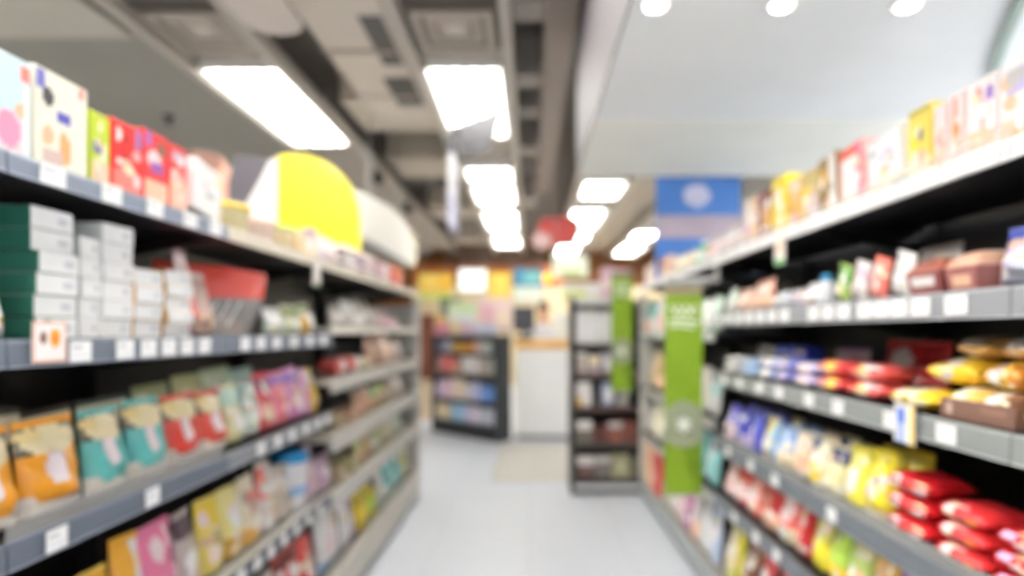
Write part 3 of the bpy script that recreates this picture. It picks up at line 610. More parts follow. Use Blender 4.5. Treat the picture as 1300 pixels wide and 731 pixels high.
row('R', 'right fourth shelf', .835, .925, [
 ('F', 1250, 1330, .13, (216, 44, 50), [Rr(.12, .45, .4, .8, LIL), Rr(.55, .2, .85, .5, (240, 190, 120))], 'red packet with lilac and gold patches', dict(n=3, t=.13)),
 ('F', 1178, 1246, .135, (222, 52, 56), [Rr(.2, .5, .42, .8, PKW), Rr(.6, .2, .85, .45, (240, 150, 60))], 'red packet with pink patch', dict(n=3, t=.13)),
 ('F', 1116, 1174, .16, (206, 34, 42), [Rr(.18, .5, .40, .8, PKW), Rr(.6, .3, .9, .5, (236, 120, 90))], 'crimson packet with pale end', dict(n=3, t=.13)),
 ('P', 1084, 1113, .18, (240, 222, 50), [Ee(.4, .45, .3, .2, PKW), Rr(0, 0, 1, .15, CRM), Ee(.6, .55, .15, .12, BRN)], 'yellow pouch with pink disc', dict(back=1)),
 ('P', 1058, 1082, .17, (240, 230, 90), [Ee(.5, .4, .3, .2, W)], 'light yellow pouch with white disc', dict(back=1)),
 ('P', 1036, 1056, .15, (240, 232, 180), [Rr(0, .7, 1, 1, NAV)], 'cream pouch with navy top', dict(back=1)),
 ('P', 1014, 1034, .16, (240, 234, 206), [Rr(0, .6, .5, 1, NAV), Ee(.6, .3, .3, .2, YEL)], 'cream pouch with navy corner', dict(back=1)),
 ('P', 994, 1012, .155, (236, 220, 200), [Rr(.5, .2, 1, .7, PCH)], 'beige pouch with peach panel', dict(back=1)),
 ('P', 976, 992, .155, (150, 180, 226), [Rr(0, 0, 1, .4, CRM)], 'light blue pouch with cream base', dict(back=1)),
 ('P', 958, 974, .165, (226, 216, 190), [Rr(0, .6, 1, 1, (240, 226, 150)), Rr(.7, 0, 1, 1, LBL)], 'cream pouch with blue side', dict(back=1)),
 ('P', 941, 956, .165, (80, 90, 190), [Ee(.5, .3, .3, .2, LIL)], 'blue pouch with lilac disc', dict(back=1)),
 ('P', 924, 939, .165, (60, 66, 170), [Rr(0, 0, 1, .3, LIL)], 'deep blue pouch with lilac base', dict(back=1)),
 ('P', 914, 922, .16, (110, 110, 200), [Rr(0, 0, 1, .5, PKW)], 'violet blue pouch with pale base', dict(back=1))])
row('R', 'right fifth shelf', .565, .925, [
 ('P', 1118, 1170, .17, (170, 120, 180), [Ee(.5, .5, .3, .3, PKW)], 'purple pouch with pale disc', dict(back=1)),
 ('P', 1088, 1116, .18, (240, 190, 90), [Rr(0, 0, 1, .4, CRM), Ee(.5, .6, .25, .2, ORG)], 'apricot pouch with orange disc', dict(back=1)),
 ('P', 1062, 1086, .17, (214, 214, 150), [Rr(0, .5, 1, .8, (190, 214, 120))], 'pale lime pouch', dict(back=1)),
 ('P', 1040, 1060, .19, (186, 220, 90), [Rr(0, 0, 1, .3, YEL)], 'lime green pouch with yellow base', dict(back=1)),
 ('P', 1018, 1038, .20, (232, 222, 60), [Rr(0, .5, 1, 1, (220, 214, 110))], 'bright yellow pouch', dict(back=1)),
 ('P', 1000, 1016, .19, (200, 44, 44), [Rr(0, 0, .5, 1, (226, 120, 110))], 'red pouch with salmon side', dict(back=1)),
 ('P', 978, 998, .19, (226, 110, 104), [Ee(.5, .65, .35, .25, PKW), Rr(0, 0, 1, .3, CRM)], 'salmon pouch with pale pink disc', dict(back=1)),
 ('P', 958, 976, .16, (196, 60, 60), [Rr(0, 0, 1, .4, PCH)], 'dark red pouch with peach base', dict(back=1)),
 ('P', 941, 956, .165, (222, 130, 120), [Ee(.5, .4, .3, .25, PKW)], 'rose pouch with pale disc', dict(back=1)),
 ('P', 924, 939, .17, (206, 80, 76), [Rr(0, .2, 1, .5, PKW)], 'brick red pouch with pale band', dict(back=1)),
 ('P', 914, 922, .15, (226, 190, 190), [], 'pale rose pouch at bay end', dict(back=1))])
row('R', 'right base deck', .147, .93, [
 ('P', 1000, 1045, .28, (206, 46, 56), [], 'tall red pouch'), ('P', 970, 998, .27, (222, 50, 62), [Rr(0, .5, .3, .9, PKW)], 'tall red pouch with pale side', dict(back=1)),
 ('P', 948, 968, .27, (206, 60, 64), [Ee(.4, .7, .3, .15, W)], 'tall red pouch with white disc', dict(back=1)), ('P', 932, 946, .29, (120, 84, 66), [Rr(0, 0, 1, .4, TAN)], 'brown pouch with tan base', dict(back=1)),
 ('P', 921, 930, .32, (206, 200, 60), [Ee(.5, .75, .3, .15, YEL), Rr(0, 0, .5, 1, (190, 190, 110))], 'yellow-green pouch', dict(back=1)), ('P', 914, 920, .32, (196, 196, 120), [Rr(0, .2, 1, .6, CRM)], 'olive pouch with cream band', dict(back=1)),
 ('P', 891, 903, .28, (190, 206, 232), [Ee(.5, .5, .3, .2, W)], 'pale blue pouch beyond the banner'), ('P', 880, 890, .26, (226, 228, 232), [], 'white pouch beyond the banner'),
 ('P', 870, 879, .30, (214, 206, 206), [Rr(0, 0, 1, .4, PCH)], 'grey pouch with peach base'), ('P', 861, 869, .30, (190, 110, 170), [Ee(.5, .5, .3, .2, PKW)], 'magenta pouch'), ('P', 852, 860, .30, (230, 206, 210), [], 'pale pink pouch'),
 ('P', 844, 851, .30, (226, 226, 216), [], 'off-white pouch'),
 ('P', 836, 843, .30, (200, 206, 190), [], 'pale sage pouch'), ('C', 829, 835, .32, (214, 90, 90), [], 'coral carton'), ('C', 823, 828, .33, (240, 190, 150), [Rr(0, 0, .6, 1, PCH)], 'peach carton'), ('C', 818, 822, .33, (240, 200, 160), [], 'light peach carton at far end')])
row('R', 'far right second shelf', 1.345, .925, [
 ('P', 893, 903, .19, (206, 230, 214), [Rr(0, .2, 1, .5, W)], 'mint pouch beside the nearer banner'), ('P', 882, 892, .18, (226, 230, 226), [], 'off-white pouch'), ('P', 872, 881, .18, (190, 214, 200), [], 'sea green pouch'),
 ('C', 862, 871, .19, (226, 226, 230), [], 'white carton'), ('C', 853, 861, .19, (200, 206, 214), [], 'grey-blue carton'),
 ('C', 844, 852, .20, (236, 210, 190), [], 'peach carton'), ('C', 835, 843, .21, (232, 226, 226), [Rr(0, 0, .5, .6, SAL)], 'white carton with salmon corner'), ('C', 826, 834, .21, (220, 226, 230), [Rr(0, .5, 1, 1, (110, 180, 180))], 'white carton with teal top'), ('C', 820, 825, .18, (226, 150, 120), [Rr(0, .5, 1, 1, (120, 170, 170))], 'terracotta carton with teal top at far end')], False)
row('R', 'far right third shelf', .91, .925, [
 ('P', 890, 902, .24, (214, 214, 214), [Rr(0, .5, 1, 1, (176, 206, 206))], 'grey pouch with pale teal top'), ('P', 878, 889, .25, (206, 200, 190), [], 'stone pouch'), ('P', 866, 877, .25, (222, 206, 176), [], 'sand pouch'), ('P', 855, 865, .26, (200, 180, 150), [], 'khaki pouch'),
 ('P', 845, 854, .26, (232, 206, 160), [], 'straw pouch'), ('P', 836, 844, .27, (222, 190, 150), [Rr(0, .6, 1, 1, (170, 140, 100))], 'straw pouch with brown top'), ('P', 827, 835, .30, (176, 146, 106), [Rr(0, 0, 1, .4, PCH)], 'brown pouch with peach base'), ('P', 820, 826, .32, (200, 180, 150), [], 'taupe pouch at far end')], False)
row('R', 'far right fourth shelf', .545, .925, [
 ('P', 888, 901, .24, (150, 210, 210), [Rr(0, 0, .5, 1, W)], 'aqua pouch with white side'), ('P', 876, 887, .25, (110, 170, 170), [], 'teal pouch'), ('P', 864, 875, .24, (226, 220, 200), [], 'cream pouch'), ('P', 853, 863, .24, (206, 190, 190), [], 'rosy grey pouch'),
 ('P', 843, 852, .24, (240, 236, 210), [], 'ivory pouch'), ('P', 834, 842, .26, (240, 236, 200), [Rr(0, 0, 1, .4, GRY)], 'ivory pouch with grey base'), ('P', 825, 833, .27, (244, 240, 214), [], 'tall ivory pouch'), ('P', 819, 824, .25, (226, 220, 206), [], 'stone pouch at far end')], False)

# ------------------------------------------------------------------ shelf cards, banners, posters
def shelf_card(name, label, w, h, loc, rz, base, ops, hanger=True):
    o = MB().box(-w / 2, w / 2, -.0008, .0008, -h / 2, h / 2, paper(base)).build(name, None, loc, (0, 0, rz)); tag(o, label, 'card', 'shelf talker cards')
    p = MB(); p.grid(20, 20, lambda u, v: ((u - .5) * w * .99, -.0014, (v - .5) * h * .99), picker(base, ops, paper)); p.build('printed_face', o)
    if hanger: MB().box(-.006, .006, .0008, .006, h / 2 - .02, h / 2 + .004, CLEAR()).build('clip', o)
    return o
BORD = [Rr(0, 0, 1, .06, (232, 180, 150)), Rr(0, .94, 1, 1, (232, 180, 150)), Rr(0, 0, .06, 1, (232, 180, 150)), Rr(.94, 0, 1, 1, (232, 180, 150))]
shelf_card('shelf_card', 'white shelf card with brown and orange discs below yellow pouch', .078, .075, (-.880, 1.098, 1.330), R90, (246, 240, 238), BORD + [Ee(.3, .6, .12, .16, BRN), Ee(.65, .58, .17, .22, ORG), Ee(.65, .58, .08, .1, (226, 120, 60))])
shelf_card('shelf_card', 'blue and white card with yellow edge hanging under yellow packet', .075, .092, (.890, 1.42, 1.130), -R90, (240, 238, 236), [Rr(.1, .0, .55, .9, (170, 184, 220)), Ee(.35, .7, .22, .22, (90, 120, 206)), Rr(.8, 0, 1, 1, (240, 206, 110))])
shelf_card('shelf_card', 'small pale card with green foot hanging from right top shelf', .085, .10, (.888, 2.12, 1.635), -R90, (230, 222, 218), [Rr(0, 0, 1, .18, (120, 176, 120)), Ee(.5, .6, .3, .2, PCH)])
shelf_card('shelf_card', 'small pale card with green foot hanging from left top shelf', .08, .11, (-.878, 2.47, 1.585), R90, (222, 214, 208), [Rr(0, 0, 1, .12, (60, 110, 80)), Ee(.5, .6, .3, .2, W)])

# green banners on brackets
def banner(x0, x1, y, z0, z1, label):
    o = empty('aisle_banner', (x1, y, z0)); tag(o, label, 'banner', 'green aisle banners')
    w = x1 - x0; h = z1 - z0; g = (130, 164, 26)
    wave = lambda u: .004 * math.sin(u * 5)
    m = MB(); gm = mat(g, .45, coat=.1); ol = mat((150, 176, 110), .45); gr = mat((150, 158, 128), .5); gd = mat((112, 146, 18), .45)
    def pick(u, v):
        if v > .955: return mat((150, 140, 110), .5)
        if ((u - .5) / .62) ** 2 + ((v - .335) / (.62 * w / h)) ** 2 < 1: return gr
        if v < .27 and (u * .9 + v * 1.6) > .78: return gd
        return gm
    m.grid(24, 80, lambda u, v: (-w + u * w, wave(v * 3) - .0015, v * h), pick)
    m.grid(24, 80, lambda u, v: (-w + u * w, wave(v * 3) + .0015, v * h), pick, True)
    m.build('fabric', o)
    st = paper((226, 236, 206))
    def stroke(v0, amp, fr, a, b, th):
        q = MB(); q.grid(40, 1, lambda u, v: (-w + (a + (b - a) * u) * w, wave(v0 * 3) - .006, (v0 + amp * math.sin(u * fr) + (v - .5) * th) * h), lambda u, v: st); return q
    stroke(.885, .012, 24, .12, .88, .020).build('brush_stroke', o); stroke(.862, .010, 17, .2, .8, .018).build('brush_stroke', o)
    stroke(.825, .004, 5, .1, .92, .016).build('brush_stroke', o); stroke(.80, .004, 5, .12, .8, .014).build('brush_stroke', o)
    pts = [((.12 if k % 2 == 0 else .07) * w * 2 * math.sin(k * PI / 6) - w / 2, .335 * h + (.12 if k % 2 == 0 else .07) * w * 2 * math.cos(k * PI / 6)) for k in range(12)]
    MB().prism(pts, 'y', wave(1) - .008, wave(1) - .004, paper((232, 240, 226))).build('star_emblem', o)
    MB().cyl((-w - .01, 0, h), (.03, 0, h), .006, .006, 10, metalp((176, 176, 172))).build('top_bar', o)
    MB().cyl((-w - .005, 0, 0), (.0, 0, 0), .004, .004, 10, metalp((176, 176, 172))).build('bottom_bar', o)
    return o
banner(.655, .838, 2.90, .555, 1.575, 'tall green hanging banner between the second and third right-hand bays')
banner(.665, .835, 4.86, .86, 1.83, 'farther green hanging banner at the end post of the right row')
# bracket bar under the right top shelf
br_ = MB().box(0, .26, -.008, .008, -.012, .012, metalp((190, 190, 188))); o = br_.build('sign_bracket', None, (.66, 2.90, 1.600)); tag(o, 'grey bracket arm carrying the nearer green banner', 'bracket')
MB().box(.24, .26, -.008, .008, .012, .075, metalp((190, 190, 188))).build('hook', o)

def board(name, label, cat, w, h, t, loc, rz, base, ops, n=(40, 40), rough=.5, frame=None, group=None, emit=0):
    mk = (lambda c: mat(c, rough, emit=emit)) if emit else paper
    o = MB().box(-w / 2, w / 2, -t / 2, t / 2, 0, h, paper(base)).build(name, None, loc, (0, 0, rz), bevel=min(.003, t * .2)); tag(o, label, cat, group)
    p = MB(); p.grid(n[0], n[1], lambda u, v: ((u - .5) * w * .985, -t / 2 - .0015, h * (.0075 + .985 * v)), picker(base, ops, mk)); p.build('printed_face', o)
    if frame:
        f = MB(); e = .02
        f.box(-w / 2 - e, w / 2 + e, -t / 2 - .006, t / 2 + .004, h, h + e, metalp(frame)); f.box(-w / 2 - e, w / 2 + e, -t / 2 - .006, t / 2 + .004, -e, 0, metalp(frame))
        f.box(-w / 2 - e, -w / 2, -t / 2 - .006, t / 2 + .004, 0, h, metalp(frame)); f.box(w / 2, w / 2 + e, -t / 2 - .006, t / 2 + .004, 0, h, metalp(frame)); f.build('frame', o)
    return o
bp = board('shelf_top_poster', 'blue poster with white emblem and greyish band standing on right top shelf', 'poster', .60, .72, .012, (1.19, 4.22, 1.715), 0, (64, 118, 196),
 [Rr(.0, .40, 1, .62, (176, 162, 178)), Ee(.48, .82, .16, .11, (206, 206, 232)), Rr(.40, .72, .56, .80, (196, 198, 226))])
MB().box(-.1, .1, .006, .12, 0, .006, paper(W)).build('foot', bp)

# quarter-disc topper
t = empty('shelf_top_sign', (-1.267, 3.61, 1.6997)); t.scale = (1.121, 1, 1.121); tag(t, 'yellow quarter-disc sign with white panel standing on the left top shelf', 'sign')
pts = [(-.225, 0), (.219, 0)] + [(-.141 + .36 * math.cos(math.radians(a)), .281 + .36 * math.sin(math.radians(a))) for a in list(range(0, 103, 6)) + [103.5]]
ym = mat((246, 226, 40), .35, coat=.3)
MB().prism(pts, 'y', 0, .02, ym).build('yellow_panel', t)
MB().prism([(-.48, 0), (-.228, 0), (-.228, .63), (-.27, .60), (-.32, .50), (-.39, .38), (-.48, .28)], 'y', .004, .02, paper((244, 240, 240))).build('white_panel', t)
MB().prism([(-.50, .26), (-.40, .36), (-.31, .50), (-.25, .62), (-.46, .64), (-.50, .5)], 'y', .022, .034, paper((92, 88, 96))).build('grey_panel', t)
MB().prism([(-.74, 0), (-.50, 0), (-.44, .30), (-.47, .52), (-.54, .63), (-.64, .65), (-.74, .56)], 'y', .03, .042, paper((226, 170, 150))).build('peach_panel', t)
MB().prism([(-.60, .55), (-.53, .58), (-.56, .65), (-.68, .67), (-.77, .60), (-.76, .5), (-.68, .58)], 'y', .024, .03, paper((140, 104, 92))).build('brown_panel', t)
MB().box(-.2, .2, .021, .14, -.0335, .006, paper(W)).build('foot', t)

# ------------------------------------------------------------------ room
def boxs(name, x0, x1, y0, y1, z0, z1, m): return struct(MB().box(x0, x1, y0, y1, z0, z1, m).build(name))
# floor with a faint tile grid
fm = bpy.data.materials.new('floor_tiles'); fm.use_nodes = True; nt = fm.node_tree; b = nt.nodes['Principled BSDF']
tc = nt.nodes.new('ShaderNodeTexCoord'); bt = nt.nodes.new('ShaderNodeTexBrick'); bt.offset = 0; bt.inputs['Scale'].default_value = 1
bt.inputs['Color1'].default_value = (*lin((216, 221, 230)), 1); bt.inputs['Color2'].default_value = (*lin((213, 218, 228)), 1); bt.inputs['Mortar'].default_value = (*lin((200, 205, 215)), 1)
bt.inputs['Mortar Size'].default_value = .004; bt.inputs['Brick Width'].default_value = .6; bt.inputs['Row Height'].default_value = .6
ns = nt.nodes.new('ShaderNodeTexNoise'); ns.inputs['Scale'].default_value = 2.5; mr = nt.nodes.new('ShaderNodeMapRange'); mr.inputs[3].default_value = .38; mr.inputs[4].default_value = .52
nt.links.new(tc.outputs['Object'], bt.inputs['Vector']); nt.links.new(bt.outputs['Color'], b.inputs['Base Color']); nt.links.new(tc.outputs['Object'], ns.inputs['Vector']); nt.links.new(ns.outputs['Fac'], mr.inputs[0]); nt.links.new(mr.outputs[0], b.inputs['Roughness'])
XL, XR, YF, YB = -5.2, 3.4, -3.5, 16.4
boxs('floor', XL, XR, YF, YB, -.1, 0, fm)
CH = 3.75
boxs('ceiling', XL, XR, YF, YB, CH, CH + .15, paint((128, 124, 120)))
boxs('wall_left', XL - .15, XL, YF, YB, 0, CH, paint((196, 190, 180)))
boxs('wall_right', XR, XR + .15, YF, YB, 0, CH, paint((232, 234, 230)))
boxs('wall_back', XL, XR, YB, YB + .15, 0, CH, paint((176, 118, 70)))
boxs('wall_front', XL, XR, YF - .15, YF, 0, CH, paint((222, 220, 216)))
# flat lower ceiling over the left department
boxs('ceiling_panel', XL, -2.62, 3.95, YB, 3.38, 3.50, paint((160, 158, 150)))
boxs('ceiling_panel', XL, -2.62, YF, 3.35, 3.42, 3.52, paint((160, 158, 150)))
boxs('ceiling_beam', XL, -2.62, 3.35, 3.95, 3.28, 3.60, paint((206, 202, 190)))
# soffit over the right row
boxs('ceiling_bulkhead', .315, .321, YF, 3.98, 2.384, CH, paint((92, 88, 94)))  # dark grey paint stands in for weaker light on this face
sf = boxs('ceiling_soffit', .321, XR, YF, 2.92, 2.386, CH, paint((240, 243, 247)))
s2_ = boxs('ceiling_soffit_band', .321, XR, 2.92, 3.98, 2.380, CH, paint((246, 247, 242)))  # soffit end in lighter paint, its brighter lighting put into the colour
tc_ = [(1.30, 1.40), (1.42, 1.66), (1.53, 1.90), (1.66, 2.12), (1.80, 2.34), (1.98, 2.58)]
struct(MB().prism(tc_ + [(x + .032, y - .010) for x, y in reversed(tc_)], 'z', 2.366, 2.386, metalp((150, 168, 162))).build('trim_1'))
# transverse beams between the light troughs
for (y0, y1, z0) in ((5.35, 6.2, 3.42), (7.2, 8.1, 3.42), (10.0, 11.0, 3.40), (13.2, 14.2, 3.40)):
    boxs('ceiling_beam', -1.70, -.86, y0, y1, z0, CH, paint((206, 196, 182)))
for (y0, y1) in ((3.05, 3.3), (3.75, 4.0), (4.85, 5.1), (5.6, 5.8), (6.7, 7.1), (9.4, 10.0)):
    boxs('ceiling_beam', -.1, .10, y0, y1, 3.42, CH, paint((196, 190, 182)))
boxs('ceiling_beam', .10, .30, YF, 8.5, 3.30, CH, paint((150, 138, 130)))
boxs('ceiling_beam', -1.70, .3, 15.2, 16.3, 3.05, CH, paint((120, 92, 74)))
boxs('ceiling_beam', .4, XR, 4.3, 4.75, 3.40, CH, paint((150, 142, 132)))
boxs('ceiling_beam', 1.35, 2.0, 6.5, 15.5, 3.40, CH, paint((176, 164, 148)))

# ducts
def duct(label, parts):
    o = empty('air_duct', (0, 0, 3.2)); tag(o, label, 'duct')
    for nm, mb in parts: mb.build(nm, o, loc=(0, 0, -3.2), bevel=0)
    x_ = -1.1 if 'main' in label else -1.54
    for y_ in (2.5, 3.4): MB().cyl((x_, y_, .43), (x_, y_, CH - 3.2), .008, .008, 8, dk).build('hanger_rod', o)
    return o
dm = paint((214, 204, 194)); dk = metalp((74, 72, 70)); dy = paint((222, 208, 160))
def rbox(x0, x1, y0, y1, z0, z1, r, m, corners=(1, 1, 1, 1)):
    pts = []
    for (cx, cy, a0, k) in ((x1 - r, y1 - r, 0, 0), (x0 + r, y1 - r, 90, 1), (x0 + r, y0 + r, 180, 2), (x1 - r, y0 + r, 270, 3)):
        if corners[k]: pts += [(cx + r * math.cos(math.radians(a0 + j * 15)), cy + r * math.sin(math.radians(a0 + j * 15))) for j in range(7)]
        else: pts += [{0: (x1, y1), 1: (x0, y1), 2: (x0, y0), 3: (x1, y0)}[k]]
    return MB().prism(pts, 'z', z0, z1, m)
duct('beige main air duct with rounded end beside the middle light row', [
 ('duct_body', rbox(-1.36, -.86, 1.2, 5.3, 3.22, 3.66, .32, dm, (0, 1, 0, 0))),
 ('flange', MB().box(-1.365, -.9, 3.98, 4.03, 3.21, 3.23, paint((170, 160, 150)))), ('flange', MB().box(-1.365, -.9, 4.75, 4.79, 3.21, 3.23, paint((190, 180, 170)))),
 ('access_panel', MB().box(-1.02, -.88, 3.55, 4.20, 3.212, 3.222, dk)), ('access_panel', MB().box(-1.08, -.87, 4.42, 4.95, 3.212, 3.222, dk))])
duct('pale branch duct with rounded corner next to the left lights', [
 ('duct_body', rbox(-1.72, -1.37, 2.2, 3.75, 3.20, 3.64, .16, paint((222, 212, 206)), (1, 1, 0, 0))),
 ('flange', MB().box(-1.73, -1.36, 3.1, 3.16, 3.19, 3.21, paint((190, 180, 172))))])

# light troughs: rails, cover, vents
TZ = 3.25
def trough(label, x0, x1, y0, y1, vents):
    o = empty('light_trough', ((x0 + x1) / 2, 0, TZ)); tag(o, label, 'ceiling track', 'ceiling light troughs')
    c = (x0 + x1) / 2; w = (x1 - x0) / 2; rm = metalp((196, 190, 182))
    for s in (-1, 1): MB().box(s * (w + .035) - .035, s * (w + .035) + .035, y0, y1, -.02, .08, rm).build('side_rail', o)
    MB().box(-w, w, y0, y1, .085, .10, paint((186, 178, 168))).build('cover', o)
    for s in (-.4, .4): MB().box(s * w - .01, s * w + .01, (y0 + y1) / 2 - .01, (y0 + y1) / 2 + .01, .10, CH - TZ, rm).build('hanger', o)
    return o
trough('ceiling light trough above the left shelf row', -2.42, -1.82, -2.6, 14.5, [])
trough('ceiling light trough above the middle of the aisle', -.78, -.18, -2.6, 14.5, [])
trough('ceiling light trough beyond the white soffit', .66, 1.28, 5.5, 15.6, [])
trough('short ceiling light trough at far right', 2.05, 2.65, 9.5, 15.6, [])
def vent(x, y, label):
    o = empty('ceiling_vent', (x, y, TZ + .02)); tag(o, label, 'vent', 'square ceiling vents')
    m = MB(); fmt = paint((186, 176, 166))
    for k, (a, z) in enumerate(((.25, 0), (.17, .012), (.10, .022))):
        e = .05
        m.box(-a, a, -a, -a + e, z, z + .012, fmt); m.box(-a, a, a - e, a, z, z + .012, fmt); m.box(-a, -a + e, -a + e, a - e, z, z + .012, fmt); m.box(a - e, a, -a + e, a - e, z, z + .012, fmt)
    m.build('louvre_frame', o)
    MB().box(-.29, .29, -.31, .31, .04, .06, metalp((108, 102, 96))).build('dark_backing', o)
    MB().box(-.05, .05, -.05, .05, .018, .03, paint((214, 206, 198))).build('centre_plate', o)
    return o
vent(-2.12, 3.88, 'square ceiling vent between the two left-hand lights'); vent(-.48, 3.86, 'square ceiling vent between the two near middle lights')

LIGHT = 13.0
tube_m = mat((255, 252, 246), .3, emit=LIGHT)
proto_l = None
def fixture(x, y0, y1, label, w=.56):
    L = y1 - y0; o = empty('ceiling_light', (x, (y0 + y1) / 2, TZ)); tag(o, label, 'ceiling light', 'fluorescent ceiling lights')
    wm = mat((246, 246, 244), .3, vary=0)
    h = MB()
    h.box(-w / 2, w / 2, -L / 2, L / 2, .055, .08, wm); h.box(-w / 2, -w / 2 + .012, -L / 2, L / 2, 0, .055, wm); h.box(w / 2 - .012, w / 2, -L / 2, L / 2, 0, .055, wm)
    h.box(-w / 2 + .012, w / 2 - .012, -L / 2, -L / 2 + .012, -.01, .055, wm); h.box(-w / 2 + .012, w / 2 - .012, L / 2 - .012, L / 2, -.01, .055, wm); h.build('housing', o)
    for k in range(4):
        xx = (k - 1.5) * w * .235
        MB().cyl((xx, -L / 2 + .02, .022), (xx, L / 2 - .02, .022), .022, .022, 10, tube_m).build('tube', o)
    return o
for i, (a, bb) in enumerate(((-2.3, -.6), (-.4, 1.3), (1.65, 3.36), (4.34, 6.1))):
    fixture(-2.12, a, bb, ['fluorescent light of the left row behind the camera', 'second light of the left row, over the near bays', 'fluorescent light of the left row cut by the top edge', 'large fluorescent light of the left row beside the yellow sign'][i])
for i, (a, bb) in enumerate(((-2.3, -.6), (-.4, 1.3), (1.6, 3.36), (4.32, 5.85), (7.0, 7.6), (7.85, 8.95), (9.55, 11.2), (12.05, 13.5))):
    fixture(-.48, a, bb, ['fluorescent light of the middle row behind the camera', 'fluorescent light of the middle row overhead', 'fluorescent light of the middle row cut by the top edge', 'large fluorescent light of the middle row behind the hanging sign', 'short middle-row light just beyond the hanging sign', 'middle-row light directly behind the short one', 'second last light of the middle row', 'last and smallest light of the middle row'][i])
for i, (x, a, bb, w) in enumerate(((.98, 7.65, 8.55, .54), (.95, 9.4, 11.1, .54), (1.06, 11.8, 12.6, .28), (.9, 13.4, 15.0, .5))):
    fixture(x, a, bb, ['first light beyond the white soffit', 'second light beyond the soffit, above the red sign', 'narrow third light beyond the soffit', 'farthest light beyond the soffit, above pale green sign'][i], w)
fixture(2.30, 11.5, 12.5, 'far right light beside the blue poster', .46); fixture(2.36, 13.3, 15.0, 'far right light lower in view, nearest the back wall', .5)
# unseen uplights added on the wall behind the right row to brighten the soffit
for i, (a, bb) in enumerate(((-1.5, .9), (1.1, 3.6))):
    o = empty('cove_light', (XR - .10, (a + bb) / 2, 1.50)); tag(o, ['linear cove light on the right wall nearest the camera', 'linear cove light on the right wall under the bright soffit end'][i], 'cove light', 'linear cove lights'); L = bb - a
    m = MB(); wm = metalp((230, 230, 230)); m.box(-.10, .095, -L / 2, L / 2, -.02, 0, wm); m.box(-.10, -.09, -L / 2, L / 2, 0, .05, wm); m.build('channel', o)
    MB().box(-.06, .05, -L / 2 + .02, L / 2 - .02, .002, .012, mat((255, 253, 250), .3, emit=30)).build('diffuser', o)
for i, yy in enumerate((-.6, 1.2, 3.0)):  # unseen panels added so that floor bounce brightens the soffit
    o = empty('panel_light', (2.45, yy, 2.386)); tag(o, ['square soffit panel light of the next aisle, behind the camera', 'square soffit panel light of the next aisle, abreast of the camera', 'square soffit panel light of the next aisle, near the soffit end'][i], 'ceiling light', 'soffit panel lights')
    f = MB(); fm_ = metalp((236, 236, 236))
    for a_ in ((-.31, .31, -.31, -.29), (-.31, .31, .29, .31), (-.31, -.29, -.29, .29), (.29, .31, -.29, .29)): f.box(*a_, -.016, -.0065, fm_)
    f.build('frame', o); MB().box(-.288, .288, -.288, .288, -.012, -.007, mat((255, 253, 250), .3, emit=20)).build('diffuser', o)
# soffit downlights; rows nearer the camera are unseen, added to light the shelves
for i, (x, yy) in enumerate(((.40, 1.9), (.80, 1.9), (1.20, 1.9), (.45, .7), (1.0, .7), (.45, -.5), (1.0, -.5))):
    o = empty('downlight', (x, yy, 2.386)); tag(o, ['small round soffit downlight over the shelf front, nearest the aisle', 'small round soffit downlight between the other two', 'small round soffit downlight farthest from the aisle', 'soffit downlight in the next row nearer the camera, aisle side', 'soffit downlight in the next row nearer the camera, shelf side', 'soffit downlight behind the camera, aisle side', 'soffit downlight behind the camera, shelf side'][i], 'downlight', 'soffit downlights')
    MB().lathe([(.046, -.006), (.052, -.004), (.052, 0), (.034, 0), (.034, -.003)], 24, metalp((236, 236, 236))).build('trim_ring', o)
    MB().lathe([(.028, -.0085), (.028, -.0062)], 24, mat((255, 255, 255), .3, emit=130)).build('lamp_face', o)
# track spotlights near the left trough and sprinkler
def spot(x, y, label):
    o = empty('spotlight', (x, y, TZ - .02)); tag(o, label, 'spotlight', 'black track spotlights')
    bm_ = metalp((26, 26, 28)); MB().cyl((0, 0, 0), (0, 0, -.06), .012, .012, 10, bm_).build('stem', o)
    MB().cyl((0, .05, -.06), (.06, -.10, -.16), .05, .065, 16, bm_).build('lamp_head', o)
spot(-1.77, 6.9, 'black track spotlight left of the curved white fascia'); spot(-1.77, 8.6, 'smaller black track spotlight farther along the trough')
o = empty('ceiling_sprinkler', (-3.40, 5.65, 3.38)); tag(o, 'small dark sprinkler on the grey ceiling above red cartons', 'sprinkler')
MB().lathe([(.05, 0), (.05, -.012), (.03, -.03), (.02, -.06)], 14, metalp((50, 50, 52))).build('head', o); MB().lathe([(.012, -.06), (.012, -.075), (.04, -.078), (.04, -.082)], 14, metalp((60, 60, 60))).build('deflector', o)
# curved white fascia behind the left row
pts = [(4.3, 2.22), (7.75, 2.18), (7.86, 2.26), (7.92, 2.38), (7.86, 2.5), (7.6, 2.60), (7.1, 2.68), (6.4, 2.69), (5.4, 2.60), (4.3, 2.44)]
o = empty('curved_fascia', (-1.5, 4.3, 2.2)); tag(o, 'white fascia with rounded end hanging behind the left row', 'fascia')
MB().prism(pts, 'x', -.16, 0, paint((196, 194, 188))).build('fascia_panel', o, loc=(0, -4.3, -2.2))
MB().prism([(7.70, 2.175), (7.78, 2.175), (7.89, 2.26), (7.95, 2.38), (7.89, 2.51), (7.62, 2.62), (7.58, 2.59), (7.84, 2.49), (7.9, 2.38), (7.84, 2.28)], 'x', -.17, .01, paint((222, 206, 160))).build('edge_trim', o, loc=(0, -4.3, -2.2))
for yy in (1.6, 2.8): MB().cyl((-.08, yy, .44), (-.08, yy, CH - 2.2), .008, .008, 8, metalp((150, 150, 150))).build('hanging_rod', o)

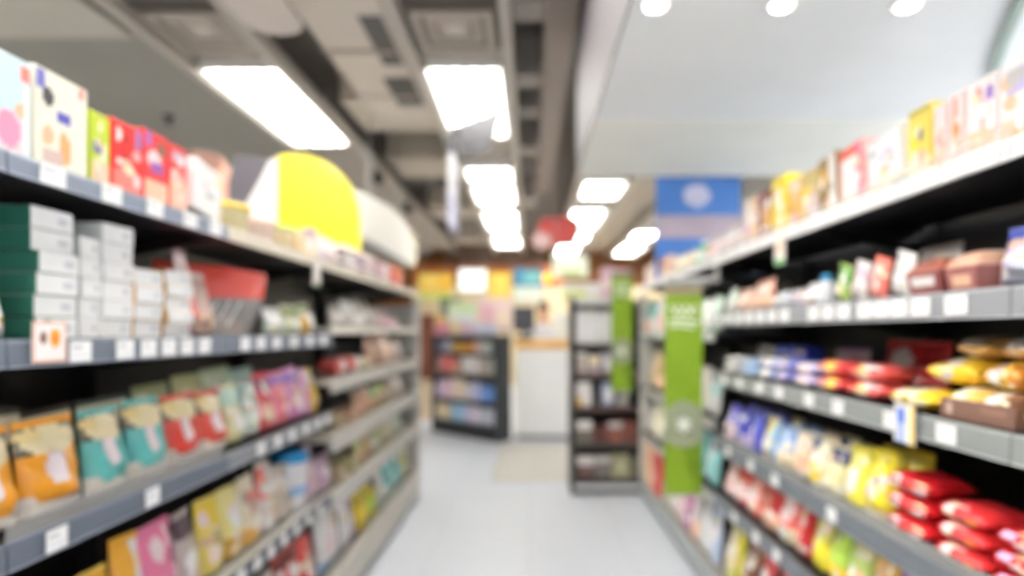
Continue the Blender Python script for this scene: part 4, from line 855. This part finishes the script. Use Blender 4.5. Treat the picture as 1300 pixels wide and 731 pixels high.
# hanging aisle sign seen edge on
o = empty('hanging_sign', (-.70, 5.1, 3.22)); tag(o, 'white blade sign hanging edge-on from a dark bracket at the middle light', 'sign')
MB().prism([(.06, -.13), (.44, .01), (.47, .0), (.365, -.345), (.13, -.38)], 'y', -.012, .012, metalp((60, 60, 66))).build('bracket_wing', o)
MB().box(.0, .10, -.05, .05, -.394, -.20, metalp((60, 60, 64))).build('clamp', o); MB().cyl((.05, 0, -.2), (.05, 0, .0), .01, .01, 8, metalp((60, 60, 64))).build('stem', o); MB().box(.03, .12, -.03, .03, -.18, -.14, metalp((60, 60, 64))).build('hinge', o)
MB().box(.027, .073, -.15, .15, -1.0, -.394, paint((226, 226, 232))).build('sign_blade', o)
MB().box(.025, .075, -.155, .155, -1.01, -.74, paint((206, 206, 232))).build('lower_band', o)

# ------------------------------------------------------------------ centre unit facing the camera
def unit(label, loc, rz, w, d, h, shelves, post, back, deck, kick, name='display_shelf'):
    o = empty(name, loc, rz); tag(o, label, 'shelf unit')
    pm = metalp(post)
    for sx in (-1, 1): MB().box(sx * w / 2 - (.03 if sx > 0 else 0), sx * w / 2 + (.03 if sx < 0 else 0), -d / 2, d / 2, 0, h, pm).build('side_panel', o)
    MB().box(-w / 2 + .03, w / 2 - .03, d / 2 - .015, d / 2, .03, h, metalp(back)).build('back_panel', o)
    MB().box(-w / 2 + .03, w / 2 - .03, -d / 2 + .03, d / 2 - .02, 0, .04, pm).build('plinth', o)
    for z, c in shelves:
        s = MB().box(-w / 2 + .031, w / 2 - .031, -d / 2 + .004, d / 2 - .016, z - .02, z, metalp(deck)).build('shelf', o)
        MB().box(-w / 2 + .031, w / 2 - .031, -d / 2 - .004, -d / 2 + .003, z - .03, z + .012, metalp(c)).build('shelf_edge', s)
    MB().box(-w / 2 + .03, w / 2 - .03, -d / 2 - .004, -d / 2 + .012, .045, .115, metalp(kick)).build('kick_board', o)
    return o
CU = (.345 + .43, 4.93 + .2)
unit('dark display shelf with white boxes standing beyond the right row', (CU[0], CU[1], 0), 0, .86, .40, 1.625, [(.12, (60, 58, 56)), (.42, (80, 74, 70)), (.72, (90, 70, 66)), (1.0, (120, 104, 100)), (1.235, (60, 58, 56)), (1.555, (60, 58, 56))], (52, 50, 48), (46, 44, 44), (70, 66, 62), (206, 208, 212))
def on_unit(loc, rz, w, d, z, shelf, items, hi=False):
    """items left to right: (kind, width, height, colour, ops, look, n)"""
    x = -w / 2; fit = min(1, w / sum(i[1] for i in items))
    for it in items:
        kind, iw, ih, base, ops, look = it[:6]; iw *= fit; n = it[6] if len(it) > 6 else 1
        t_ = min(d, KINDS[kind][3] or iw)
        o, cat = make(kind, iw - .008, ih, t_, base, ops, hi, {})
        for q in range(n):
            p = o if q == 0 else copy_thing(o)
            lx, ly = x + iw / 2, -d / 2 + t_ / 2
            c, s = math.cos(rz), math.sin(rz)
            p.location = (loc[0] + lx * c - ly * s, loc[1] + lx * s + ly * c, z + q * (ih + .001) + .0006)
            p.rotation_euler = (0, 0, rz + random.uniform(-.03, .03))
            lk = look if n == 1 else ('bottom ' if q == 0 else 'top ' if q == n - 1 else 'middle ') + look
            note(p, cat, lk, shelf, 'goods on the ' + shelf, x)
        x += iw
WH = (232, 232, 234)
W5 = [Rr(.1, .1, .9, .9, (238, 238, 240))]
def cu(z, sh, items): on_unit((CU[0], CU[1] - .01), 0, .78, .34, z, sh, items)
cu(1.235, 'dark display shelf, upper level', [('C', .085, .285, (226, 226, 230), W5, 'white upright box'), ('C', .085, .285, (236, 236, 236), W5, 'bright white upright box'), ('C', .085, .28, (222, 222, 226), W5, 'greyish white upright box'), ('C', .085, .285, (236, 236, 240), W5, 'cool white upright box'), ('C', .09, .28, (228, 228, 228), W5, 'off-white upright box')])
cu(1.0, 'dark display shelf, second level', [('J', .10, .17, (206, 196, 190), [], 'cream tub with pale lid'), ('P', .11, .15, (190, 176, 184), [Rr(0, .5, 1, 1, CRM)], 'mauve pouch with cream top'), ('P', .11, .17, (196, 190, 206), [Ee(.5, .5, .3, .3, W)], 'lilac pouch with white disc'), ('P', .11, .15, (180, 160, 160), [], 'rosy brown pouch')])
cu(.72, 'dark display shelf, third level', [('C', .13, .20, (224, 222, 222), [Rr(0, 0, .4, .4, OCH)], 'white box with ochre corner'), ('C', .08, .15, (60, 58, 60), [], 'black box'), ('P', .13, .2, (150, 156, 190), [Ee(.5, .5, .3, .3, W)], 'blue-grey pouch with white disc'), ('P', .12, .2, (190, 190, 186), [], 'silver pouch')])
cu(.42, 'dark display shelf, fourth level', [('C', .14, .19, (110, 106, 96), [Rr(0, .6, 1, 1, (226, 222, 220))], 'olive box with white top'), ('C', .12, .14, (100, 56, 50), [], 'dark maroon box'), ('C', .13, .18, (140, 84, 70), [Rr(0, .7, 1, 1, GRY)], 'red-brown box with grey top'), ('C', .12, .18, (120, 70, 60), [], 'brown box')])
cu(.12, 'dark display shelf, lowest level', [('C', .16, .2, (110, 84, 80), [Rr(0, .65, 1, 1, (206, 204, 204))], 'brown box with pale top'), ('C', .13, .2, (120, 116, 110), [Rr(0, .7, 1, 1, GRY)], 'grey box with pale top'), ('C', .16, .21, (150, 150, 120), [Ee(.5, .5, .3, .3, (176, 176, 146))], 'olive grey box'), ('C', .12, .18, (110, 110, 90), [], 'dark olive box')])
cu(1.5556, 'dark display shelf, top level', [('C', .36, .055, (222, 222, 224), [], 'flat white box lying along the front')])
# header board and pale goods on top of the unit
board('header_board', 'pale yellow-green header board on top of the dark display shelf', 'sign', .50, .14, .03, (.535, 5.2, 1.626), 0, (234, 236, 214), [Rr(0, 0, .4, .5, (222, 232, 160)), Rr(.4, .3, 1, 1, (238, 238, 236))])
on_unit((.80, 5.13), 0, .40, .3, 1.626, 'top of the dark display shelf', [('C', .12, .25, (226, 190, 206), [Rr(0, .3, 1, .6, PKW)], 'pink carton'), ('C', .12, .24, (222, 180, 200), [Ee(.5, .4, .3, .2, W)], 'rose carton with white disc')])

# ------------------------------------------------------------------ angled shelf, counter, cashier
A0 = Vector((-1.32, 8.05)); A1 = Vector((-.41, 7.2)); dv = A1 - A0; aw = dv.length; arz = math.atan2(dv.y, dv.x); ac = (A0 + A1) / 2; nrm = Vector((-dv.y, dv.x)).normalized()
ac2 = ac + nrm * .14
unit('black angled gondola stocked with pastel snacks left of the white counter', (ac2.x, ac2.y, 0), arz, aw, .26, 1.30, [(.18, (60, 62, 66)), (.46, (70, 72, 76)), (.80, (120, 110, 106)), (1.06, (60, 62, 66)), (1.27, (90, 80, 84))], (44, 50, 54), (44, 50, 54), (60, 60, 62), (40, 44, 48), name='gondola_shelf')
def au(z, sh, items):
    items = [(i[0], i[1], i[2] * (1.15 if z < 1.2 else 1)) + tuple(i[3:]) for i in items]
    on_unit((ac2.x, ac2.y), arz, aw - .08, .22, z, sh, items)
au(.18, 'angled gondola, lowest level', [('P', .15, .2, (222, 206, 176), [Ee(.5, .5, .3, .3, CRM)], 'cream pouch'), ('P', .15, .19, (214, 196, 160), [], 'sand pouch'), ('P', .15, .22, (150, 190, 226), [], 'light blue pouch'), ('P', .15, .22, (160, 200, 232), [], 'sky blue pouch'), ('P', .15, .2, (206, 200, 226), [], 'lilac pouch'), ('P', .15, .19, (222, 214, 232), [], 'pale lilac pouch'), ('P', .15, .18, (190, 200, 214), [], 'blue-grey pouch'), ('P', .15, .19, (206, 206, 226), [], 'lavender pouch')])
au(.46, 'angled gondola, second level', [('P', .15, .2, (214, 196, 226), [], 'lilac pouch'), ('P', .15, .22, (226, 190, 206), [], 'pink pouch'), ('P', .15, .24, (232, 210, 206), [], 'pale rose pouch'), ('P', .15, .24, (226, 206, 180), [], 'beige pouch'), ('P', .15, .2, (206, 206, 222), [], 'grey-lilac pouch'), ('P', .15, .22, (190, 190, 226), [], 'lavender pouch'), ('P', .15, .2, (110, 150, 220), [], 'blue pouch'), ('P', .15, .19, (90, 140, 214), [], 'deeper blue pouch')])
au(.80, 'angled gondola, third level', [('P', .16, .2, (190, 130, 130), [], 'dusty red pouch'), ('P', .16, .2, (222, 110, 104), [], 'coral pouch'), ('P', .16, .18, (214, 140, 130), [Rr(0, 0, 1, .4, TAN)], 'salmon pouch with tan base'), ('J', .17, .2, (238, 234, 232), [], 'large white tub'), ('J', .17, .2, (232, 228, 228), [], 'off-white tub'), ('P', .15, .2, (200, 190, 180), [], 'grey-beige pouch'), ('P', .15, .19, (176, 172, 166), [], 'grey pouch')])
au(1.06, 'angled gondola, fourth level', [('P', .17, .14, (130, 130, 160), [], 'slate pouch'), ('P', .15, .15, (190, 190, 206), [], 'pale slate pouch'), ('F', .22, .12, (236, 190, 90), [], 'orange-yellow packet'), ('F', .22, .13, (240, 170, 80), [], 'orange packet'), ('P', .16, .15, (226, 200, 200), [], 'pale rose pouch'), ('P', .16, .14, (190, 206, 200), [], 'grey-mint pouch')])
au(1.301, 'top of the angled gondola', [('C', .17, .16, (226, 150, 170), [], 'pink box'), ('C', .17, .15, (230, 170, 184), [], 'light pink box'), ('C', .16, .17, (240, 228, 170), [], 'cream-yellow box'), ('C', .16, .15, (232, 200, 214), [], 'pale pink box'), ('C', .16, .14, (226, 206, 226), [], 'lilac box'), ('C', .16, .14, (214, 222, 238), [], 'pale blue box'), ('C', .16, .13, (200, 206, 226), [], 'blue-grey box')])
# rear pastel posters above it
board('poster', 'pink notice board above the angled gondola', 'poster', .50, .46, .02, (-.52, 8.966, 1.376), 0, (232, 206, 206), [Rr(.1, .2, .5, .8, (226, 180, 190)), Rr(.55, .1, .9, .6, (238, 220, 200))])
board('poster', 'pale green and white notice board left of the pink one', 'poster', .40, .40, .02, (-1.0, 8.966, 1.376), 0, (226, 232, 226), [Rr(.0, .6, 1, 1, (206, 226, 186)), Rr(.1, .1, .9, .4, (214, 218, 226))])
# stand that carries both boards
o = empty('notice_stand', (-.75, 9.0, 0)); tag(o, 'grey metal stand carrying the pink and pale green notice boards', 'stand')
for xx in (-.42, .42): MB().box(xx - .02, xx + .02, -.02, .02, 0, 1.85, metalp((150, 150, 150))).build('post', o)
MB().box(-.46, .46, -.05, .02, 1.345, 1.3755, metalp((150, 150, 150))).build('ledge', o)

ct = empty('checkout_counter', (.42, 7.72, 0)); tag(ct, 'white checkout counter with pale wood top', 'counter')
MB().box(-.58, .58, -.30, .30, .06, 1.13, paint((250, 250, 250))).build('body', ct, bevel=.006)
MB().box(-.60, .60, -.33, .32, 1.13, 1.235, mat((228, 178, 104), .5, scale=6)).build('wood_top', ct, bevel=.006)
MB().box(-.56, .56, -.27, .28, 0, .06, metalp((150, 150, 150))).build('plinth', ct)
MB().box(-.585, -.575, -.302, -.296, .06, 1.13, paint((222, 230, 190))).build('edge_strip', ct)
# POS terminal
o = empty('cash_register', (-.07, 7.60, 1.235)); tag(o, 'dark cash register screen at the end of the wooden countertop', 'cash register')
dkm = metalp((40, 46, 58)); MB().prism([(-.10, 0), (.10, 0), (.09, .05), (-.07, .05)], 'x', -.10, .10, dkm).build('base', o); MB().cyl((0, 0, .05), (0, .02, .16), .025, .02, 12, dkm).build('stem', o)
MB().box(-.14, .14, -.016, .016, 0, .32, dkm).build('screen', o, loc=(0, -.01, .11), rot=(-.15, 0, 0), bevel=.008)
o = empty('payment_stand', (.42, 7.60, 1.235)); tag(o, 'white leaflet holder with grey insert on the countertop', 'leaflet holder')
MB().prism([(-.05, 0), (.06, 0), (.02, .34), (.008, .34)], 'x', -.10, .10, paint((232, 236, 232))).build('stand', o); MB().box(-.05, .06, -.035, -.031, .06, .19, paint((160, 160, 156))).build('insert', o, rot=(-.12, 0, 0))
o = board('shelf_top_sign', 'white framed price board at the right of the countertop', 'sign', .20, .40, .02, (.62, 7.66, 1.236), 0, (236, 238, 230), [Rr(.1, .8, .9, .93, (206, 200, 216)), Rr(.2, .1, .8, .3, (206, 206, 200))])

def person(loc, rz):
    root = empty('person', loc, rz); tag(root, 'person in a white shirt standing behind the checkout counter', 'person')
    skin = mat((206, 150, 120), .5); hair = mat((60, 44, 36), .6); shirt = mat((226, 230, 240), .7); trouser = mat((50, 54, 66), .8)
    def skinned(name, V, E, R, m, sub=2):
        me = bpy.data.meshes.new(name); me.from_pydata(V, E, []); o = bpy.data.objects.new(name, me); COL.objects.link(o); o.parent = root
        md = o.modifiers.new('skin', 'SKIN'); md.use_smooth_shade = True
        for i, r in enumerate(R): me.skin_vertices[0].data[i].radius = (r if isinstance(r, tuple) else (r, r))
        me.skin_vertices[0].data[0].use_root = True
        s = o.modifiers.new('sub', 'SUBSURF'); s.levels = sub; s.render_levels = sub
        me.materials.append(m); return o
    V = [(0, 0, .95), (0, 0, 1.15), (0, -.01, 1.35), (0, 0, 1.45), (0, -.005, 1.53), (0, -.02, 1.60), (0, -.015, 1.69)]
    E = [(0, 1), (1, 2), (2, 3), (3, 4), (4, 5), (5, 6)]; R = [(.14, .10), (.13, .09), (.15, .10), (.09, .07), .05, (.07, .085), (.072, .085)]
    for s in (-1, 1):
        k = len(V); V += [(s * .17, 0, 1.40), (s * .21, .0, 1.14), (s * .18, -.18, 1.02), (s * .15, -.26, 1.01)]; E += [(2, k), (k, k + 1), (k + 1, k + 2), (k + 2, k + 3)]; R += [.055, .042, .028, (.03, .02)]
        for f in range(4):
            j = len(V); x = s * (.15 + (f - 1.5) * .018); ln = (.03, .036, .033, .026)[f]
            V += [(x, -.28, 1.008), (x, -.285 - ln, 1.004), (x, -.285 - ln * 1.8, .992)]; E += [(k + 3, j), (j, j + 1), (j + 1, j + 2)]; R += [.009, .008, .007]
        j = len(V); V += [(s * .115, -.255, 1.0), (s * .10, -.285, .995)]; E += [(k + 2, j), (j, j + 1)]; R += [.010, .008]
        k = len(V); V += [(s * .09, 0, .88), (s * .10, -.01, .50), (s * .10, .01, .09), (s * .10, -.12, .04)]; E += [(0, k), (k, k + 1), (k + 1, k + 2), (k + 2, k + 3)]; R += [.085, .06, .042, (.04, .03)]
    skinned('body', V, E, R, skin)
    # shirt and trousers follow the body
    V = [(0, 0, .93), (0, 0, 1.15), (0, -.01, 1.34), (0, 0, 1.43), (0, -.002, 1.475)]; E = [(0, 1), (1, 2), (2, 3), (3, 4)]; R = [(.155, .115), (.145, .105), (.165, .115), (.10, .085), (.062, .062)]
    for s in (-1, 1):
        k = len(V); V += [(s * .175, 0, 1.40), (s * .205, 0, 1.17)]; E += [(2, k), (k, k + 1)]; R += [.068, .06]
    skinned('shirt', V, E, R, shirt)
    V = [(0, 0, .97)]; E = []; R = [(.15, .11)]
    for s in (-1, 1):
        k = len(V); V += [(s * .09, 0, .86), (s * .10, -.01, .50), (s * .10, .01, .10)]; E += [(0, k), (k, k + 1), (k + 1, k + 2)]; R += [.098, .075, .062]
    skinned('trousers', V, E, R, trouser)
    for s in (-1, 1): MB().prism([(-.17, 0), (.06, 0), (.06, .08), (-.02, .09), (-.15, .05)], 'x', s * .10 - .045, s * .10 + .045, mat((30, 30, 32), .5)).build('shoe', root)
    # head details
    hm = MB(); hm.grid(20, 12, lambda u, v: (.086 * math.cos(2 * PI * u) * math.sin(PI * v * .62), .012 + .098 * math.sin(2 * PI * u) * math.sin(PI * v * .62) * (1 if math.sin(2 * PI * u) > 0 else .80), 1.675 + .105 * math.cos(PI * v * .62)), lambda u, v: hair)
    hm.build('hair', root, smooth=True, weld=True)
    MB().prism([(-.118, 1.60), (-.095, 1.655), (-.095, 1.60)], 'x', -.012, .012, skin).build('nose', root, smooth=True)
    MB().box(-.026, .026, -.1075, -.098, 1.572, 1.580, mat((170, 84, 78), .5)).build('mouth', root)
    for s in (-1, 1):
        MB().lathe([(.004, -.011), (.010, -.006), (.011, 0), (.010, .006), (.004, .011)], 10, mat((30, 26, 24), .3)).build('eye', root, loc=(s * .032, -.093, 1.645), smooth=True)
        MB().lathe([(.004, -.03), (.014, -.02), (.017, 0), (.016, .018), (.006, .03)], 10, skin, sx=.5).build('ear', root, loc=(s * .079, .0, 1.63), smooth=True)
    return root
person((.20, 8.55, 0), 0)

# floor mat
o = MB().box(-.335, .50, 5.36, 7.15, .0, .006, mat((208, 205, 200), .8, scale=60)).build('floor_mat', bevel=.002); tag(o, 'thin beige floor mat in front of the checkout counter', 'mat')
MB().box(-.345, .51, 5.35, 7.16, .0005, .0035, mat((182, 181, 180), .8)).build('border', o)

# ------------------------------------------------------------------ far department
def rodtop(x):
    return TZ - .0205 if any(l - .09 < x < r + .09 for l, r in ((-2.42, -1.82), (-.78, -.18), (.66, 1.28), (2.05, 2.65))) else CH
def hung(name, label, px0, px1, py0, py1, Y, base, ops, cat='sign', emit=0, t=.04, frame=None, top=CH):
    a = at(px0, py1, Y); b = at(px1, py0, Y); w = b.x - a.x; h = b.z - a.z
    o = board(name, label, cat, w, h, t, ((a.x + b.x) / 2, Y, a.z), 0, base, ops, emit=emit, frame=frame)
    for s in (-.4, .4): MB().cyl((s * w, 0, h), (s * w, 0, rodtop((a.x + b.x) / 2 + s * w) - a.z), .006, .006, 8, metalp((120, 120, 120))).build('hanging_rod', o)
    return o
hung('hanging_sign', 'blue hanging sign with teal patch and mint lower half', 652, 689, 340, 383, 9.6, (70, 140, 180), [Rr(0, 0, 1, .46, (222, 236, 220)), Rr(.35, .55, .95, .9, (130, 200, 200)), Rr(.1, .1, .9, .3, (236, 242, 234))])
hung('hanging_sign', 'white lit hanging sign with grey frame between the orange lamps', 583, 617, 342, 370, 9.8, (246, 250, 246), [Rr(0, 0, 1, .2, (236, 244, 236))], emit=.62, frame=(150, 150, 144))
hung('hanging_sign', 'pale green and white hanging sign below the farthest soffit light', 701, 746, 326, 352, 8.6, (228, 238, 216), [Rr(.1, .6, .9, .9, (240, 246, 236)), Rr(.25, .08, .85, .3, (170, 190, 120))])
hung('hanging_sign', 'yellow hanging sign with pale green foot left of the lit sign', 531, 574, 347, 381, 10.4, (240, 200, 90), [Rr(0, 0, 1, .28, (214, 224, 130)), Rr(.1, .5, .5, .95, (246, 216, 110)), Rr(.7, .4, .95, .95, (244, 190, 60))])
hung('hanging_sign', 'yellow hanging sign between lit sign and blue sign', 620, 649, 346, 378, 10.2, (244, 206, 80), [Rr(.3, .1, .8, .8, (250, 224, 110))])
# red ceiling banner with pale disc
o = empty('hanging_banner', tuple(at(706, 312, 9.0))); tag(o, 'red hanging banner with pale pink disc below the soffit lights', 'banner')
MB().prism([(-.22, .0), (.20, .0), (.34, .12), (.36, .38), (.20, .46), (-.2, .42), (-.28, .3)], 'y', 0, .02, paint((150, 46, 42))).build('red_board', o)
MB().prism([(-.22 + .15 * math.cos(a * PI / 12), .08 + .13 * math.sin(a * PI / 12)) for a in range(24)], 'y', -.02, -.004, paint((168, 138, 138))).build('pale_disc', o)
for s in (-.18, .2): MB().cyl((s, .01, .40), (s, .01, rodtop(at(706, 312, 9.0).x + s) - at(706, 312, 9.0).z), .006, .006, 8, metalp((120, 120, 120))).build('hanging_rod', o)
for px, lab in ((606, 'amber globe lamp touching the lit white sign'), (694, 'amber globe lamp right of the blue sign')):
    p = at(px, 354, 10.8); o = empty('globe_lamp', tuple(p)); tag(o, lab, 'lamp', 'amber globe lamps')
    MB().lathe([(.095 * math.sin(PI * k / 12) + .002, -.095 * math.cos(PI * k / 12)) for k in range(13)], 20, mat((255, 170, 40), .3, emit=.75)).build('globe', o, smooth=True)
    MB().cyl((0, 0, .09), (0, 0, CH - p.z), .006, .006, 8, metalp((60, 50, 40))).build('cord', o)
# timber back fittings
boxs('wall_panel', -3.0, .9, 15.3, 15.36, 2.55, 3.04, mat((186, 104, 50), .5, scale=2))
boxs('wall_panel', -3.0, XR, 15.32, 15.36, 0, 2.5, paint((226, 206, 170)))
def cab(label, x0, x1, y0, y1, h, c, name='wooden_cabinet'):
    o = empty(name, ((x0 + x1) / 2, (y0 + y1) / 2, 0)); tag(o, label, 'cabinet'); w = (x1 - x0) / 2; d = (y1 - y0) / 2; m = mat(c, .5, scale=5)
    MB().box(-w, w, -d, d, .06, h, m).build('body', o, bevel=.005); MB().box(-w + .02, w - .02, -d + .03, d - .02, 0, .06, metalp((50, 44, 40))).build('plinth', o)
    for s in (-1, 1):
        dr = MB().box(min(s * .004, s * (w - .015)), max(s * .004, s * (w - .015)), -d - .016, -d - .001, .09, h - .04, mat(tuple(int(v * .92) for v in c), .5, scale=5)).build('door', o)
        MB().cyl((s * .03, -d - .03, h * .5), (s * .03, -d - .03, h * .5 + .14), .006, .006, 8, metalp((170, 160, 140))).build('handle', dr)
    return o
cab('tall reddish brown wooden cabinet beyond the end of the left row', -2.0, -1.55, 9.7, 10.1, 1.62, (130, 72, 48))
o = board('standing_banner', 'narrow yellow standing banner beside the brown cabinet', 'banner', .17, 1.0, .02, (-1.31, 8.9, .55), 0, (236, 214, 70), [Rr(0, .6, 1, 1, (240, 190, 90)), Rr(.2, .1, .8, .4, (226, 226, 90))])
MB().cyl((0, 0, 0), (0, 0, -.54), .012, .012, 10, metalp((120, 120, 120))).build('pole', o); MB().lathe([(.14, -.55), (.14, -.535), (.03, -.525)], 16, metalp((90, 90, 90))).build('foot', o)
o = empty('cardboard_bin', (-1.76, 9.3, 0)); tag(o, 'beige cardboard dump bin standing on the floor beyond left row', 'bin')
MB().prism([(-.22, 0), (.22, 0), (.25, .55), (-.25, .55)], 'y', -.2, .2, paper((222, 200, 170))).build('box_body', o); MB().box(-.265, .265, -.215, .215, .52, .58, paper((206, 182, 150))).build('rim', o)
o = empty('display_stand', (-1.27, 9.65, 0)); tag(o, 'narrow dark display stand with green top and white insert', 'stand')
MB().box(-.15, .15, -.12, .12, 1.0, 1.85, metalp((120, 124, 116))).build('case', o, bevel=.006); MB().box(-.15, .15, -.122, .12, 1.80, 1.88, paint((110, 140, 70))).build('green_top', o); MB().box(-.02, .13, -.126, -.1205, 1.1, 1.72, paint((226, 230, 220))).build('white_insert', o)
MB().box(-.05, .05, -.05, .05, 0, 1.0, metalp((90, 90, 90))).build('post', o); MB().box(-.16, .16, -.14, .14, 0, .03, metalp((90, 90, 90))).build('foot', o)

finish_labels()
# ------------------------------------------------------------------ world, camera
w = bpy.data.worlds.new('World'); S.world = w; w.use_nodes = True
w.node_tree.nodes['Background'].inputs[0].default_value = (.9, .93, 1, 1); w.node_tree.nodes['Background'].inputs[1].default_value = .3
cam = bpy.data.cameras.new('camera'); co = bpy.data.objects.new('camera', cam); COL.objects.link(co); S.camera = co
co.location = (0, 0, EYE); co.rotation_euler = (R90, 0, 0)
cam.sensor_width = 36; cam.lens = FPX / 1300 * 36; cam.shift_x = -(VX - 650) / 1300; cam.shift_y = (VY - 365.5) / 1300
cam.clip_start = .02; cam.clip_end = 60
cam.dof.use_dof = True; cam.dof.focus_distance = .5; cam.dof.aperture_fstop = 1.95; cam.dof.aperture_blades = 0
S.view_settings.view_transform = 'Standard'; S.view_settings.look = 'None'; S.view_settings.gamma = 1; S.view_settings.use_curve_mapping = False
S.view_settings.exposure = 0.68
S.cycles.use_denoising = True; S.cycles.max_bounces = 8; S.cycles.diffuse_bounces = 5; S.cycles.glossy_bounces = 3; S.cycles.transparent_max_bounces = 12; S.cycles.sample_clamp_indirect = 6
